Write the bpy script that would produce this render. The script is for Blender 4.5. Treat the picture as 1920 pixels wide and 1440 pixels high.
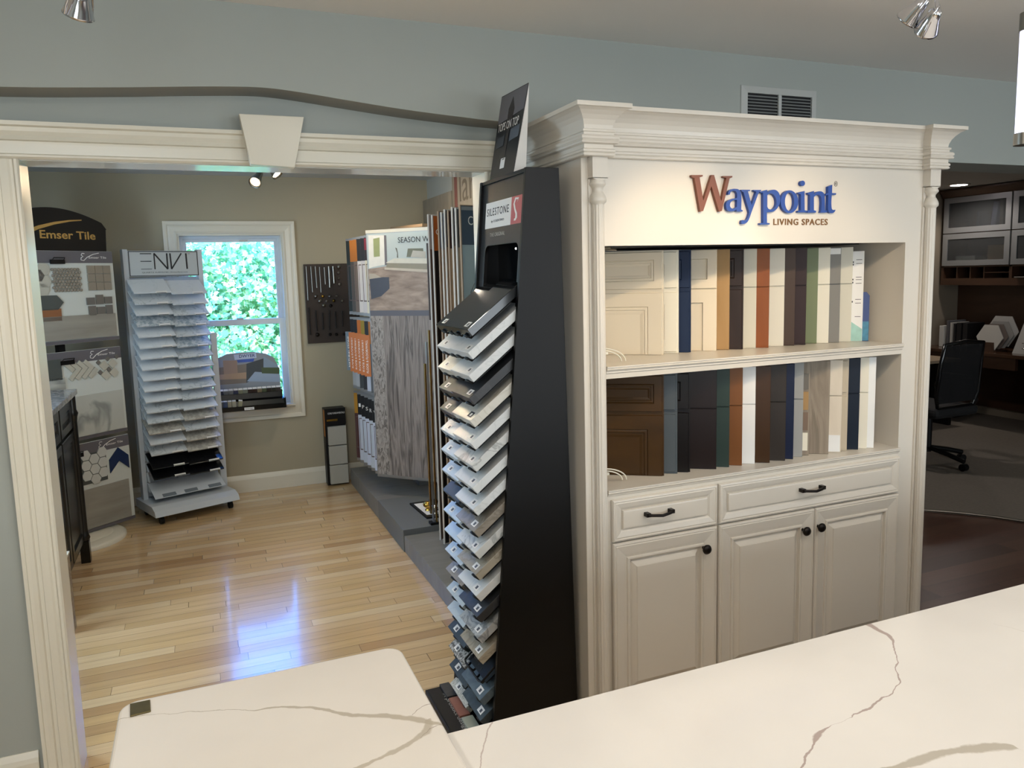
import bpy, math, random
import numpy as np
from mathutils import Matrix, Vector

for o in list(bpy.data.objects): bpy.data.objects.remove(o)
S = bpy.context.scene
COL = S.collection
PI = math.pi
R = math.radians

# ------------------------------------------------------------------ camera
FPX, CX, CY = 1433.04, 957.36, 692.52
YAW, PIT, ROL = .38517332, .12281165, -.02673324
_F = np.array([math.sin(YAW)*math.cos(PIT), math.cos(YAW)*math.cos(PIT), -math.sin(PIT)])
_R = np.array([math.cos(YAW), -math.sin(YAW), 0.]); _U = np.cross(_R, _F)
_c, _s = math.cos(ROL), math.sin(ROL)
_R, _U = _c*_R+_s*_U, -_s*_R+_c*_U
_C = np.array([0, 0, 1.63])
cd = bpy.data.cameras.new('camera'); cam = bpy.data.objects.new('camera', cd); COL.objects.link(cam)
cd.sensor_width = 36; cd.lens = 36*FPX/1920; cd.clip_start = .05; cd.clip_end = 200
cd.shift_x = (960-CX)/1920; cd.shift_y = (CY-720)/1920
cam.matrix_world = Matrix(((_R[0], _U[0], -_F[0], 0), (_R[1], _U[1], -_F[1], 0), (_R[2], _U[2], -_F[2], 1.63), (0, 0, 0, 1)))
S.camera = cam

def at(x, y, ax, v):
    """the point of the plane ax = v that the photo shows at pixel x, y"""
    d = _F+(x-CX)/FPX*_R-(y-CY)/FPX*_U; i = 'XYZ'.index(ax)
    return tuple(float(q) for q in _C+(v-_C[i])/d[i]*d)
def onplane(x, y, p0, d):
    n = np.array([-d[1], d[0], 0]); r = _F+(x-CX)/FPX*_R-(y-CY)/FPX*_U
    q = _C+((np.array(p0)-_C)@n)/(r@n)*r
    return float((q-np.array(p0))@np.array(d)), float(q[2])

# ------------------------------------------------------------------ view, world, big lights
S.view_settings.view_transform = 'Standard'; S.view_settings.look = 'None'
S.view_settings.exposure = 0.08; S.view_settings.gamma = 1; S.view_settings.use_curve_mapping = False
w = bpy.data.worlds.new('sky'); S.world = w; w.use_nodes = True
nt = w.node_tree; bg = nt.nodes['Background']
tc = nt.nodes.new('ShaderNodeTexCoord'); sp = nt.nodes.new('ShaderNodeSeparateXYZ'); cr = nt.nodes.new('ShaderNodeValToRGB')
nt.links.new(tc.outputs['Generated'], sp.inputs[0]); nt.links.new(sp.outputs[2], cr.inputs[0]); nt.links.new(cr.outputs[0], bg.inputs[0])
cr.color_ramp.elements[0].position = 0.0; cr.color_ramp.elements[0].color = (.42, .62, .85, 1)
e = cr.color_ramp.elements.new(.2); e.color = (.07, .30, 1, 1)
cr.color_ramp.elements[-1].position = .9; cr.color_ramp.elements[-1].color = (.03, .18, .8, 1)
bg.inputs[1].default_value = 13.0

def light(name, kind, loc, target, energy, color, **k):
    l = bpy.data.lights.new(name, kind); l.energy = energy; l.color = color
    for a, b in k.items(): setattr(l, a, b)
    o = bpy.data.objects.new(name, l); COL.objects.link(o); o.location = loc
    o.rotation_euler = (Vector(target)-Vector(loc)).to_track_quat('-Z', 'Y').to_euler()
    return o
light('sun', 'SUN', (0, -10, 20), (3, 12, 0), 9.0, (1, .95, .82), angle=.009)
# area lights added for daylight, before unseen window frames on the closed back wall
light('window_daylight', 'AREA', (-.9, -2.86, 1.55), (-.9, 3, 1.9), 54, (.84, .93, 1.0), shape='RECTANGLE', size=1.5, size_y=1.3)
light('window_daylight', 'AREA', (2.2, -2.86, 1.55), (2.2, 3, 1.9), 40, (.84, .93, 1.0), shape='RECTANGLE', size=1.5, size_y=1.3)
light('window_daylight', 'AREA', (5.2, -2.86, 1.55), (5.2, 3, 1.9), 62, (.80, .90, 1.0), shape='RECTANGLE', size=1.5, size_y=1.3)
# disk fills added under the front room ceiling, no fixtures there
for (x, y, e_) in ((-.8, .9, 8), (.6, .75, 7), (1.7, .55, 7.5), (2.9, .75, 8), (-.8, -1.2, 6), (2.4, -1.2, 6)):
    light('recessed_lamp_light', 'AREA', (x, y, 2.44), (x, y, 0), e_, (1, .92, .82), shape='DISK', size=.16)
light('window_daylight', 'AREA', (-1.43, 3.85, 1.5), (2, 3.85, 1.5), 38, (.62, .82, 1.0), shape='RECTANGLE', size=.8, size_y=1.2)
po = light('window_portal', 'AREA', (.27, 6.33, 1.33), (.27, 0, 1.33), 1, (1, 1, 1), shape='RECTANGLE', size=.8, size_y=1.4)
po.data.cycles.is_portal = True

# ------------------------------------------------------------------ materials
def lin(c):
    if isinstance(c, str):
        c = [int(c[i:i+2], 16)/255 for i in (0, 2, 4)]
        c = [q/12.92 if q <= .04045 else ((q+.055)/1.055)**2.4 for q in c]
    return tuple(c)+(1,)
MATS = {}
def mat(name, col, rough=.5, metal=0, spec=.5, coat=0, emit=None, es=1, trans=0, ior=1.5, bump=0, bscale=200, var=0, vscale=6, alpha=1):
    if name in MATS: return MATS[name]
    m = bpy.data.materials.new(name); m.use_nodes = True; MATS[name] = m
    n = m.node_tree; b = n.nodes['Principled BSDF']
    b.inputs['Base Color'].default_value = lin(col); b.inputs['Roughness'].default_value = rough
    b.inputs['Metallic'].default_value = metal; b.inputs['Specular IOR Level'].default_value = spec
    b.inputs['Coat Weight'].default_value = coat; b.inputs['Coat Roughness'].default_value = .08
    b.inputs['Transmission Weight'].default_value = trans; b.inputs['IOR'].default_value = ior
    b.inputs['Alpha'].default_value = alpha
    if emit: b.inputs['Emission Color'].default_value = lin(emit); b.inputs['Emission Strength'].default_value = es
    tcn = n.nodes.new('ShaderNodeTexCoord')
    if var:
        no = n.nodes.new('ShaderNodeTexNoise'); no.inputs['Scale'].default_value = vscale; no.inputs['Detail'].default_value = 5
        n.links.new(tcn.outputs['Object'], no.inputs['Vector'])
        mx = n.nodes.new('ShaderNodeMix'); mx.data_type = 'RGBA'
        c = lin(col)
        mx.inputs['A'].default_value = tuple(q*(1-var) for q in c[:3])+(1,); mx.inputs['B'].default_value = tuple(min(1, q*(1+var)) for q in c[:3])+(1,)
        n.links.new(no.outputs['Fac'], mx.inputs['Factor']); n.links.new(mx.outputs['Result'], b.inputs['Base Color'])
    if bump:
        no = n.nodes.new('ShaderNodeTexNoise'); no.inputs['Scale'].default_value = bscale
        n.links.new(tcn.outputs['Object'], no.inputs['Vector'])
        bp = n.nodes.new('ShaderNodeBump'); bp.inputs['Strength'].default_value = bump; bp.inputs['Distance'].default_value = .002
        n.links.new(no.outputs['Fac'], bp.inputs['Height']); n.links.new(bp.outputs[0], b.inputs['Normal'])
    return m
def ramp(n, stops):
    r = n.nodes.new('ShaderNodeValToRGB'); e = r.color_ramp.elements
    while len(e) > 1: e.remove(e[-1])
    e[0].position = stops[0][0]; e[0].color = lin(stops[0][1])
    for p, c in stops[1:]:
        q = e.new(p); q.color = lin(c)
    return r
def wood(name, c1, c2, rough=.4, scale=(1, 1, 1), coat=0, sc=3, knots=False):
    if name in MATS: return MATS[name]
    m = mat(name, c1, rough, coat=coat); n = m.node_tree; b = n.nodes['Principled BSDF']
    tcn = n.nodes['Texture Coordinate']; mp = n.nodes.new('ShaderNodeMapping'); mp.inputs['Scale'].default_value = scale
    n.links.new(tcn.outputs['Object'], mp.inputs[0])
    no = n.nodes.new('ShaderNodeTexNoise'); no.inputs['Scale'].default_value = sc; no.inputs['Detail'].default_value = 8; no.inputs['Distortion'].default_value = 1.2 if knots else .4
    n.links.new(mp.outputs[0], no.inputs['Vector'])
    r = ramp(n, [(.3, c1), (.5, c2), (.62, c1), (.75, c2)] if knots else [(.3, c1), (.7, c2)])
    n.links.new(no.outputs['Fac'], r.inputs[0]); n.links.new(r.outputs[0], b.inputs['Base Color'])
    return m
def stone(name, base, vein, rough=.15, sc=6, width=.04, cloud=.08):
    """quartz or marble with fine veins"""
    if name in MATS: return MATS[name]
    m = mat(name, base, rough); n = m.node_tree; b = n.nodes['Principled BSDF']; tcn = n.nodes['Texture Coordinate']
    oi = n.nodes.new('ShaderNodeObjectInfo'); ad = n.nodes.new('ShaderNodeVectorMath'); ad.operation = 'ADD'
    ml = n.nodes.new('ShaderNodeMath'); ml.operation = 'MULTIPLY'; ml.inputs[1].default_value = 37
    n.links.new(oi.outputs['Random'], ml.inputs[0]); n.links.new(tcn.outputs['Object'], ad.inputs[0]); n.links.new(ml.outputs[0], ad.inputs[1])
    no = n.nodes.new('ShaderNodeTexNoise'); no.inputs['Scale'].default_value = sc; no.inputs['Detail'].default_value = 4; no.inputs['Distortion'].default_value = 1.5
    n.links.new(ad.outputs[0], no.inputs['Vector'])
    r = ramp(n, [(.3, base), (.5-width, base), (.5, vein), (.5+width, base), (.7, tuple(q*(1-cloud) for q in lin(base)[:3]))])
    n.links.new(no.outputs['Fac'], r.inputs[0]); n.links.new(r.outputs[0], b.inputs['Base Color'])
    return m
def speckle(name, a, c, sc=120, rough=.25, lo=.42, hi=.58):
    if name in MATS: return MATS[name]
    m = mat(name, a, rough); n = m.node_tree; b = n.nodes['Principled BSDF']; tcn = n.nodes['Texture Coordinate']
    no = n.nodes.new('ShaderNodeTexNoise'); no.inputs['Scale'].default_value = sc; no.inputs['Detail'].default_value = 3
    n.links.new(tcn.outputs['Object'], no.inputs['Vector']); r = ramp(n, [(lo, a), (hi, c)])
    n.links.new(no.outputs['Fac'], r.inputs[0]); n.links.new(r.outputs[0], b.inputs['Base Color'])
    return m
def mth(n, op, a, b=None, c=None):
    q = n.nodes.new('ShaderNodeMath'); q.operation = op
    for i, v in enumerate((a, b, c)):
        if v is None: continue
        if isinstance(v, (int, float)): q.inputs[i].default_value = v
        else: n.links.new(v, q.inputs[i])
    return q.outputs[0]
def planks(name, pw, pl, tones, grain=.25, rough=.22, coat=.0, gap=.0011, spec=.5, gapcol='3a2a18'):
    m = mat(name, tones[0], rough, spec=spec, coat=coat); n = m.node_tree; b = n.nodes['Principled BSDF']; tcn = n.nodes['Texture Coordinate']
    s = n.nodes.new('ShaderNodeSeparateXYZ'); n.links.new(tcn.outputs['Object'], s.inputs[0])
    ry = mth(n, 'DIVIDE', s.outputs[1], pw); row = mth(n, 'FLOOR', ry)
    wn = n.nodes.new('ShaderNodeTexWhiteNoise'); wn.noise_dimensions = '1D'; n.links.new(row, wn.inputs['W'])
    sh = mth(n, 'MULTIPLY_ADD', wn.outputs['Value'], 7.3, s.outputs[0])
    ln = mth(n, 'MULTIPLY_ADD', wn.outputs['Value'], pl*.8, pl*.6)
    cx = mth(n, 'DIVIDE', sh, ln); cell = mth(n, 'FLOOR', cx)
    cb = n.nodes.new('ShaderNodeCombineXYZ'); n.links.new(row, cb.inputs[0]); n.links.new(cell, cb.inputs[1])
    w2 = n.nodes.new('ShaderNodeTexWhiteNoise'); w2.noise_dimensions = '2D'; n.links.new(cb.outputs[0], w2.inputs['Vector'])
    r = ramp(n, [(i/(len(tones)-1), t) for i, t in enumerate(tones)]); n.links.new(w2.outputs['Value'], r.inputs[0])
    # grain, shifted from board to board
    mp = n.nodes.new('ShaderNodeCombineXYZ')
    n.links.new(mth(n, 'MULTIPLY', s.outputs[0], 1.6), mp.inputs[0]); n.links.new(mth(n, 'MULTIPLY', s.outputs[1], 26), mp.inputs[1])
    n.links.new(mth(n, 'MULTIPLY', w2.outputs['Value'], 53), mp.inputs[2])
    g = n.nodes.new('ShaderNodeTexNoise'); g.inputs['Scale'].default_value = 1.6; g.inputs['Detail'].default_value = 7; g.inputs['Distortion'].default_value = .7
    n.links.new(mp.outputs[0], g.inputs['Vector'])
    gr = mth(n, 'MULTIPLY_ADD', g.outputs['Fac'], grain*2, 1-grain)
    fy = mth(n, 'FRACT', ry); fx = mth(n, 'FRACT', cx)
    dy = mth(n, 'MULTIPLY', mth(n, 'MINIMUM', fy, mth(n, 'SUBTRACT', 1, fy)), pw)
    dx = mth(n, 'MULTIPLY', mth(n, 'MINIMUM', fx, mth(n, 'SUBTRACT', 1, fx)), pl)
    gp = mth(n, 'LESS_THAN', mth(n, 'MINIMUM', dy, dx), gap)
    mx = n.nodes.new('ShaderNodeMix'); mx.data_type = 'RGBA'; mx.blend_type = 'MULTIPLY'; mx.inputs['Factor'].default_value = 1
    n.links.new(r.outputs[0], mx.inputs['A'])
    cc = n.nodes.new('ShaderNodeCombineColor')
    for i in range(3): n.links.new(gr, cc.inputs[i])
    n.links.new(cc.outputs[0], mx.inputs['B'])
    m2 = n.nodes.new('ShaderNodeMix'); m2.data_type = 'RGBA'; n.links.new(mth(n, 'MULTIPLY', gp, .75), m2.inputs['Factor'])
    n.links.new(mx.outputs['Result'], m2.inputs['A']); m2.inputs['B'].default_value = lin(gapcol)
    n.links.new(m2.outputs['Result'], b.inputs['Base Color'])
    bp = n.nodes.new('ShaderNodeBump'); bp.inputs['Strength'].default_value = .25; bp.inputs['Distance'].default_value = .0006
    hh = mth(n, 'SUBTRACT', mth(n, 'MULTIPLY', g.outputs['Fac'], .25), gp)
    n.links.new(hh, bp.inputs['Height']); n.links.new(bp.outputs[0], b.inputs['Normal'])
    return m
def veined(name, base, veins):
    """quartz slab; veins = [(axis, [(t, pos)], [(t, halfwidth)], colour, strength)] with axis the one the vein runs along"""
    m = mat(name, base, .12, spec=.5); n = m.node_tree; b = n.nodes['Principled BSDF']; tcn = n.nodes['Texture Coordinate']
    geo = n.nodes.new('ShaderNodeNewGeometry')
    no = n.nodes.new('ShaderNodeTexNoise'); no.inputs['Scale'].default_value = 22; no.inputs['Detail'].default_value = 6
    n.links.new(geo.outputs['Position'], no.inputs['Vector'])
    s0 = n.nodes.new('ShaderNodeSeparateXYZ'); n.links.new(geo.outputs['Position'], s0.inputs[0])
    sn = n.nodes.new('ShaderNodeSeparateColor'); n.links.new(no.outputs['Color'], sn.inputs[0])
    X = mth(n, 'ADD', s0.outputs[0], mth(n, 'MULTIPLY_ADD', sn.outputs[0], .024, -.012))
    Y = mth(n, 'ADD', s0.outputs[1], mth(n, 'MULTIPLY_ADD', sn.outputs[1], .024, -.012))
    nb = n.nodes.new('ShaderNodeTexNoise'); nb.inputs['Scale'].default_value = 5; nb.inputs['Detail'].default_value = 3
    n.links.new(tcn.outputs['Object'], nb.inputs['Vector'])
    c = lin(base)[:3]
    rb = ramp(n, [(.35, base), (.7, tuple(q*.95 for q in c))]); n.links.new(nb.outputs['Fac'], rb.inputs[0])
    cur = rb.outputs[0]
    for ax, pts, ws, colr, st in veins:
        T, O = (X, Y) if ax == 'x' else (Y, X)
        pts = sorted(pts); t0, t1 = pts[0][0], pts[-1][0]
        o0 = min(p[1] for p in pts); o1 = max(p[1] for p in pts)+1e-4
        tn = mth(n, 'DIVIDE', mth(n, 'SUBTRACT', T, t0), t1-t0)
        def fc(data):
            f = n.nodes.new('ShaderNodeFloatCurve'); cv = f.mapping.curves[0]; f.mapping.use_clip = True
            cv.points[0].location = data[0]; cv.points[1].location = data[-1]
            for q in data[1:-1]: cv.points.new(*q)
            for q in cv.points: q.handle_type = 'AUTO_CLAMPED'
            f.mapping.update(); n.links.new(tn, f.inputs['Value']); return f.outputs[0]
        pos = mth(n, 'MULTIPLY_ADD', fc([((t-t0)/(t1-t0), (p-o0)/(o1-o0)) for t, p in pts]), o1-o0, o0)
        wmax = max(q[1] for q in ws)
        wid = mth(n, 'MULTIPLY', fc([((t-t0)/(t1-t0), q/wmax) for t, q in sorted(ws)]), wmax)
        d = mth(n, 'ABSOLUTE', mth(n, 'SUBTRACT', O, pos))
        wj = mth(n, 'MULTIPLY', wid, mth(n, 'MULTIPLY_ADD', sn.outputs[2], 1.4, .35))
        k = mth(n, 'SUBTRACT', 1, mth(n, 'DIVIDE', d, mth(n, 'MAXIMUM', wj, .0003)))
        k = mth(n, 'MINIMUM', mth(n, 'MAXIMUM', mth(n, 'MULTIPLY', k, 2.5), 0), 1)
        ins = mth(n, 'MULTIPLY', mth(n, 'GREATER_THAN', tn, 0.001), mth(n, 'LESS_THAN', tn, .999))
        k = mth(n, 'MULTIPLY', mth(n, 'MULTIPLY', k, ins), st)
        mx = n.nodes.new('ShaderNodeMix'); mx.data_type = 'RGBA'; n.links.new(k, mx.inputs['Factor']); n.links.new(cur, mx.inputs['A'])
        mx.inputs['B'].default_value = lin(colr); cur = mx.outputs['Result']
    n.links.new(cur, b.inputs['Base Color'])
    return m

# ------------------------------------------------------------------ mesh building
class MB:
    def __init__(s, M=None): s.v = []; s.f = []; s.m = []; s.M = M; s.sm = []
    def add(s, vs, fs, m=0, smooth=False):
        o = len(s.v)
        for p in vs:
            p = Vector(p)
            s.v.append(s.M @ p if s.M else p)
        for f in fs: s.f.append([i+o for i in f]); s.m.append(m); s.sm.append(smooth)
    def box(s, a, b, m=0):
        x0, y0, z0 = (min(a[i], b[i]) for i in range(3)); x1, y1, z1 = (max(a[i], b[i]) for i in range(3))
        s.add([(x0, y0, z0), (x1, y0, z0), (x1, y1, z0), (x0, y1, z0), (x0, y0, z1), (x1, y0, z1), (x1, y1, z1), (x0, y1, z1)],
              [(0, 3, 2, 1), (4, 5, 6, 7), (0, 1, 5, 4), (1, 2, 6, 5), (2, 3, 7, 6), (3, 0, 4, 7)], m)
        return s
    def prism(s, pts, vec, m=0, cap=True):
        n = len(pts); vec = Vector(vec); P = [Vector(p) for p in pts]
        s.add(P+[p+vec for p in P], ([list(range(n))[::-1], list(range(n, 2*n))] if cap else [])+[(i, (i+1) % n, (i+1) % n+n, i+n) for i in range(n)], m)
        return s
    def xz(s, pts, y0, y1, m=0): return s.prism([(p[0], y0, p[1]) for p in pts], (0, y1-y0, 0), m)
    def cyl(s, p0, p1, r0, r1=None, n=16, m=0, cap=True, smooth=True):
        r1 = r0 if r1 is None else r1; p0 = Vector(p0); p1 = Vector(p1); d = (p1-p0).normalized()
        u = d.orthogonal().normalized(); w_ = d.cross(u)
        vs = [p0+(u*math.cos(2*PI*i/n)+w_*math.sin(2*PI*i/n))*r0 for i in range(n)]+[p1+(u*math.cos(2*PI*i/n)+w_*math.sin(2*PI*i/n))*r1 for i in range(n)]
        s.add(vs, [(i, (i+1) % n, (i+1) % n+n, i+n) for i in range(n)], m, smooth)
        if cap: s.add(vs, [list(range(n))[::-1], list(range(n, 2*n))], m)
        return s
    def tube(s, pts, r, n=8, m=0):
        P = [Vector(p) for p in pts]; rings = []; u = None
        for i, p in enumerate(P):
            d = ((P[min(i+1, len(P)-1)]-P[max(i-1, 0)])).normalized()
            u = d.orthogonal().normalized() if u is None else (u-d*u.dot(d)).normalized()
            w_ = d.cross(u); rings += [p+(u*math.cos(2*PI*k/n)+w_*math.sin(2*PI*k/n))*r for k in range(n)]
        fs = [(i*n+k, i*n+(k+1) % n, (i+1)*n+(k+1) % n, (i+1)*n+k) for i in range(len(P)-1) for k in range(n)]
        s.add(rings, fs, m, True); s.add(rings, [list(range(n))[::-1], list(range(len(rings)-n, len(rings)))], m)
        return s
    def lathe(s, prof, c=(0, 0, 0), n=24, m=0, axis=None, smooth=True):
        A = axis or Matrix.Identity(3); c = Vector(c); k = len(prof); vs = []
        for r, z in prof: vs += [c+A @ Vector((r*math.cos(2*PI*i/n), r*math.sin(2*PI*i/n), z)) for i in range(n)]
        s.add(vs, [(j*n+i, j*n+(i+1) % n, (j+1)*n+(i+1) % n, (j+1)*n+i) for j in range(k-1) for i in range(n)], m, smooth)
        s.add(vs, [list(range(n))[::-1], list(range(len(vs)-n, len(vs)))], m)
        return s
    def rings(s, x0, x1, z0, z1, y, prof, back, m=0, il=1, ib=1):
        """panel facing -Y: nested rectangles (inset, offset towards the viewer)"""
        vs = [(x0, back, z0), (x1, back, z0), (x1, back, z1), (x0, back, z1)]
        for i, d in prof: vs += [(x0+i*il, y-d, z0+i*ib), (x1-i, y-d, z0+i*ib), (x1-i, y-d, z1-i), (x0+i*il, y-d, z1-i)]
        fs = [(3, 2, 1, 0)]
        for k in range(len(prof)):
            a, b = k*4, k*4+4
            fs += [(a+j, a+(j+1) % 4, b+(j+1) % 4, b+j) for j in range(4)]
        e = len(prof)*4; fs.append((e, e+1, e+2, e+3)); s.add(vs, fs, m); return s
    def sweep(s, path, prof, fn, closed=False, m=0):
        """mitred sweep: path 2d, profile (out, h); fn(x, y, h) -> 3d"""
        n = len(path); off = []
        for i in range(n):
            a = Vector(path[i-1]) if (i > 0 or closed) else None; b = Vector(path[i]); c = Vector(path[(i+1) % n]) if (i < n-1 or closed) else None
            n1 = (lambda d: Vector((d.y, -d.x)))((b-a).normalized()) if a is not None else None
            n2 = (lambda d: Vector((d.y, -d.x)))((c-b).normalized()) if c is not None else None
            if n1 is None: o = n2
            elif n2 is None: o = n1
            else: o = (n1+n2)/max(.2, 1+n1.dot(n2))
            off.append(o)
        k = len(prof); vs = [fn(path[i][0]+off[i].x*p[0], path[i][1]+off[i].y*p[0], p[1]) for i in range(n) for p in prof]
        fs = [(i*k+j, ((i+1) % n)*k+j, ((i+1) % n)*k+(j+1) % k, i*k+(j+1) % k) for i in range(n if closed else n-1) for j in range(k)]
        if not closed: fs += [list(range(k))[::-1], list(range((n-1)*k, n*k))]
        s.add(vs, fs, m); return s
    def build(s, name, mats, parent=None, world=True, bevel=0, label=None, smooth=False, seg=2):
        """links everything collected as ONE mesh object; world: the vertices are in world space"""
        me = bpy.data.meshes.new(name); V = s.v
        if parent is not None and world:
            I = wmat(parent).inverted(); V = [I @ p for p in V]
        me.from_pydata([tuple(p) for p in V], [], s.f)
        if not isinstance(mats, (list, tuple)): mats = [mats]
        for q in mats: me.materials.append(q)
        me.polygons.foreach_set('material_index', s.m)
        me.polygons.foreach_set('use_smooth', [a or smooth for a in s.sm])
        me.update(); me.validate()
        import bmesh
        bm = bmesh.new(); bm.from_mesh(me); bmesh.ops.recalc_face_normals(bm, faces=bm.faces); bm.to_mesh(me); bm.free()
        o = bpy.data.objects.new(name, me); COL.objects.link(o)
        if parent is not None: o.parent = parent
        if bevel:
            b = o.modifiers.new('bevel', 'BEVEL'); b.width = bevel; b.segments = seg; b.limit_method = 'ANGLE'; b.angle_limit = R(40)
        if label: o['label'] = label
        return o
def wmat(o):
    M = o.matrix_basis.copy(); p = o.parent
    while p: M = p.matrix_basis @ M; p = p.parent
    return M
def tag(o, label, cat, group=None, kind=None):
    o['label'] = label; o['category'] = cat
    if group: o['group'] = group
    if kind: o['kind'] = kind
    return o
def thing(name, label, cat, loc=(0, 0, 0), rz=0, group=None):
    o = bpy.data.objects.new(name, None); COL.objects.link(o); o.empty_display_size = .05
    o.matrix_basis = Matrix.Translation(loc) @ Matrix.Rotation(rz, 4, 'Z')
    return tag(o, label, cat, group)
def struct(mb, name, m, label, cat, **k):
    return tag(mb.build(name, m, **k), label, cat, kind='structure')
def frame(o, x, z=(0, 0, 1)):
    """matrix: local X along x, local Y along z, local Z = x cross z"""
    x = Vector(x).normalized(); z = Vector(z); z = (z-x*z.dot(x)).normalized(); n = x.cross(z)
    return Matrix(((x.x, z.x, n.x, o[0]), (x.y, z.y, n.y, o[1]), (x.z, z.z, n.z, o[2]), (0, 0, 0, 1)))
def text(name, s, M, w_, h, m, parent=None, ext=.0004, label=None, bold=0, world=True, shear=0, spacing=1):
    """lettering fitted to w_ x h with its lower left corner at M"""
    c = bpy.data.curves.new('t', 'FONT'); c.body = s; c.offset = bold; c.shear = shear; c.space_character = spacing; c.resolution_u = 3
    t = bpy.data.objects.new('t', c); COL.objects.link(t); bpy.context.view_layer.update()
    me = bpy.data.meshes.new_from_object(t.evaluated_get(bpy.context.evaluated_depsgraph_get()))
    bpy.data.objects.remove(t); bpy.data.curves.remove(c)
    co = np.array([v.co[:] for v in me.vertices]); lo, hi = co.min(0), co.max(0)
    mb = MB(M); k = (w_/(hi[0]-lo[0]), h/(hi[1]-lo[1]))
    vs = [((p[0]-lo[0])*k[0], (p[1]-lo[1])*k[1], 0) for p in co]
    fs = [list(p.vertices) for p in me.polygons]; bpy.data.meshes.remove(me)
    n = len(vs); edges = {}
    for f in fs:
        for i in range(len(f)):
            e = (f[i], f[(i+1) % len(f)]); edges[e] = edges.get(e, 0)+1
    mb.add([(x, y, ext) for x, y, z in vs]+[(x, y, 0) for x, y, z in vs], fs+[(b, a, a+n, b+n) for (a, b) in edges if (b, a) not in edges])
    return mb.build(name, m, parent, world=world, label=label)
ORD = 'topmost second third fourth fifth sixth seventh eighth ninth tenth eleventh twelfth thirteenth fourteenth fifteenth sixteenth seventeenth eighteenth lowest'.split()

# ------------------------------------------------------------------ shared materials
M_white = mat('trim_paint', 'd9d4c4', .28)
M_cab = mat('cabinet_paint', 'd8d1c5', .34)
M_wallf = mat('wall_paint_blue_grey', 'a0a59f', .6, bump=.06, bscale=350)
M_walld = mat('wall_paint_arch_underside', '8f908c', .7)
M_wallb = mat('wall_paint_tan', 'a69d86', .65, bump=.05, bscale=350)
M_wallr = mat('wall_paint_grey', 'a9aaa2', .65)
M_ceil = mat('ceiling_paint', 'e8e6e2', .75)
M_black = mat('black_satin', '040405', .45, spec=.3)
M_blackg = mat('black_gloss', '0a0b0c', .15)
M_iron = mat('oil_rubbed_bronze', '1c1613', .35, metal=.6)
M_chrome = mat('chrome', 'd8d8dc', .12, metal=1)
M_nickel = mat('brushed_nickel', '9a968e', .3, metal=1)
M_brass = mat('polished_brass', 'c9a04a', .18, metal=1)
M_rack = mat('powder_coated_rack', 'c3c9cf', .35)
M_al = mat('aluminium_frame', '9a9c9e', .35, metal=.7)
M_paper = mat('white_print', 'e6e4e0', .5)
M_ink = mat('dark_ink', '202024', .6)
M_glass = mat('window_glass', 'ffffff', .0, trans=1, ior=1.45)

# ================================================================== SETTING
FH = 2.49; RH = 2.42
YW = 2.75; YU = 2.62; YF = 6.19; XR = 1.81; XL = -1.45
M_oak = planks('oak_strip_floor', .070, .8, ['c9a878', 'd2b48a', 'c2a070', 'd9c09a', 'c7a576', 'cfb080', 'b08c62'], grain=.2, rough=.22, spec=.9, coat=.5)
M_dark = planks('dark_hardwood_floor', .127, 1.1, ['4a3026', '553a2e', '3c261e', '5d4335'], grain=.3, rough=.3, gapcol='120b08')
struct(MB().box((-3, -3, -.1), (1.95, YF, 0)), 'floor', M_oak, 'narrow honey oak strip floor running from the opening to the window wall', 'floor')
struct(MB().box((1.95, -3, -.1), (8, 6.1, 0)), 'floor', M_dark, 'dark brown hardwood floor to the right of the sample cabinet', 'floor')
# carpet of the office with its curved edge
edge = [(2.0, 4.95), (3.2, 4.35), (3.9, 3.92), at(1733, 957, 'Z', .01)[:2], at(1800, 962, 'Z', .01)[:2], at(1860, 969, 'Z', .01)[:2], at(1920, 978, 'Z', .01)[:2], (4.95, 2.60), (5.1, 2.2), (6.15, 2.2), (6.15, 2.92), (7.74, 2.92), (7.74, 5.94), (2.0, 5.94)]
M_carpet = mat('office_carpet', '6f675c', .95, bump=.8, bscale=600, var=.25, vscale=60)
tag(MB().prism([(x, y, .001) for x, y in edge], (0, 0, .011)).build('carpet', M_carpet), 'grey-brown office carpet with a curved edge against the dark hardwood', 'carpet')
mb = MB(); mb.tube([(x, y, .012) for x, y in edge[2:9]], .008, 6)
tag(mb.build('carpet_edge_strip', M_nickel), 'thin metal strip along the curved edge of the office carpet', 'edge strip')

# front wall: recess plane with the cased opening (lower), thicker wall above with an arched lower edge
OX0, OX1, OH = -.482, 1.042, 2.025
mb = MB()
mb.box((-3, YW, 0), (OX0, 2.87, 2.3)); mb.box((OX0, YW, OH), (OX1, 2.87, 2.3)); mb.box((OX1, YW, 0), (2.95, 2.87, 2.3))
mb.box((6.2, YW, 0), (8, 2.87, 2.3))
struct(mb, 'wall_front', M_wallf, 'blue grey wall around the white cased opening', 'wall')
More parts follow.
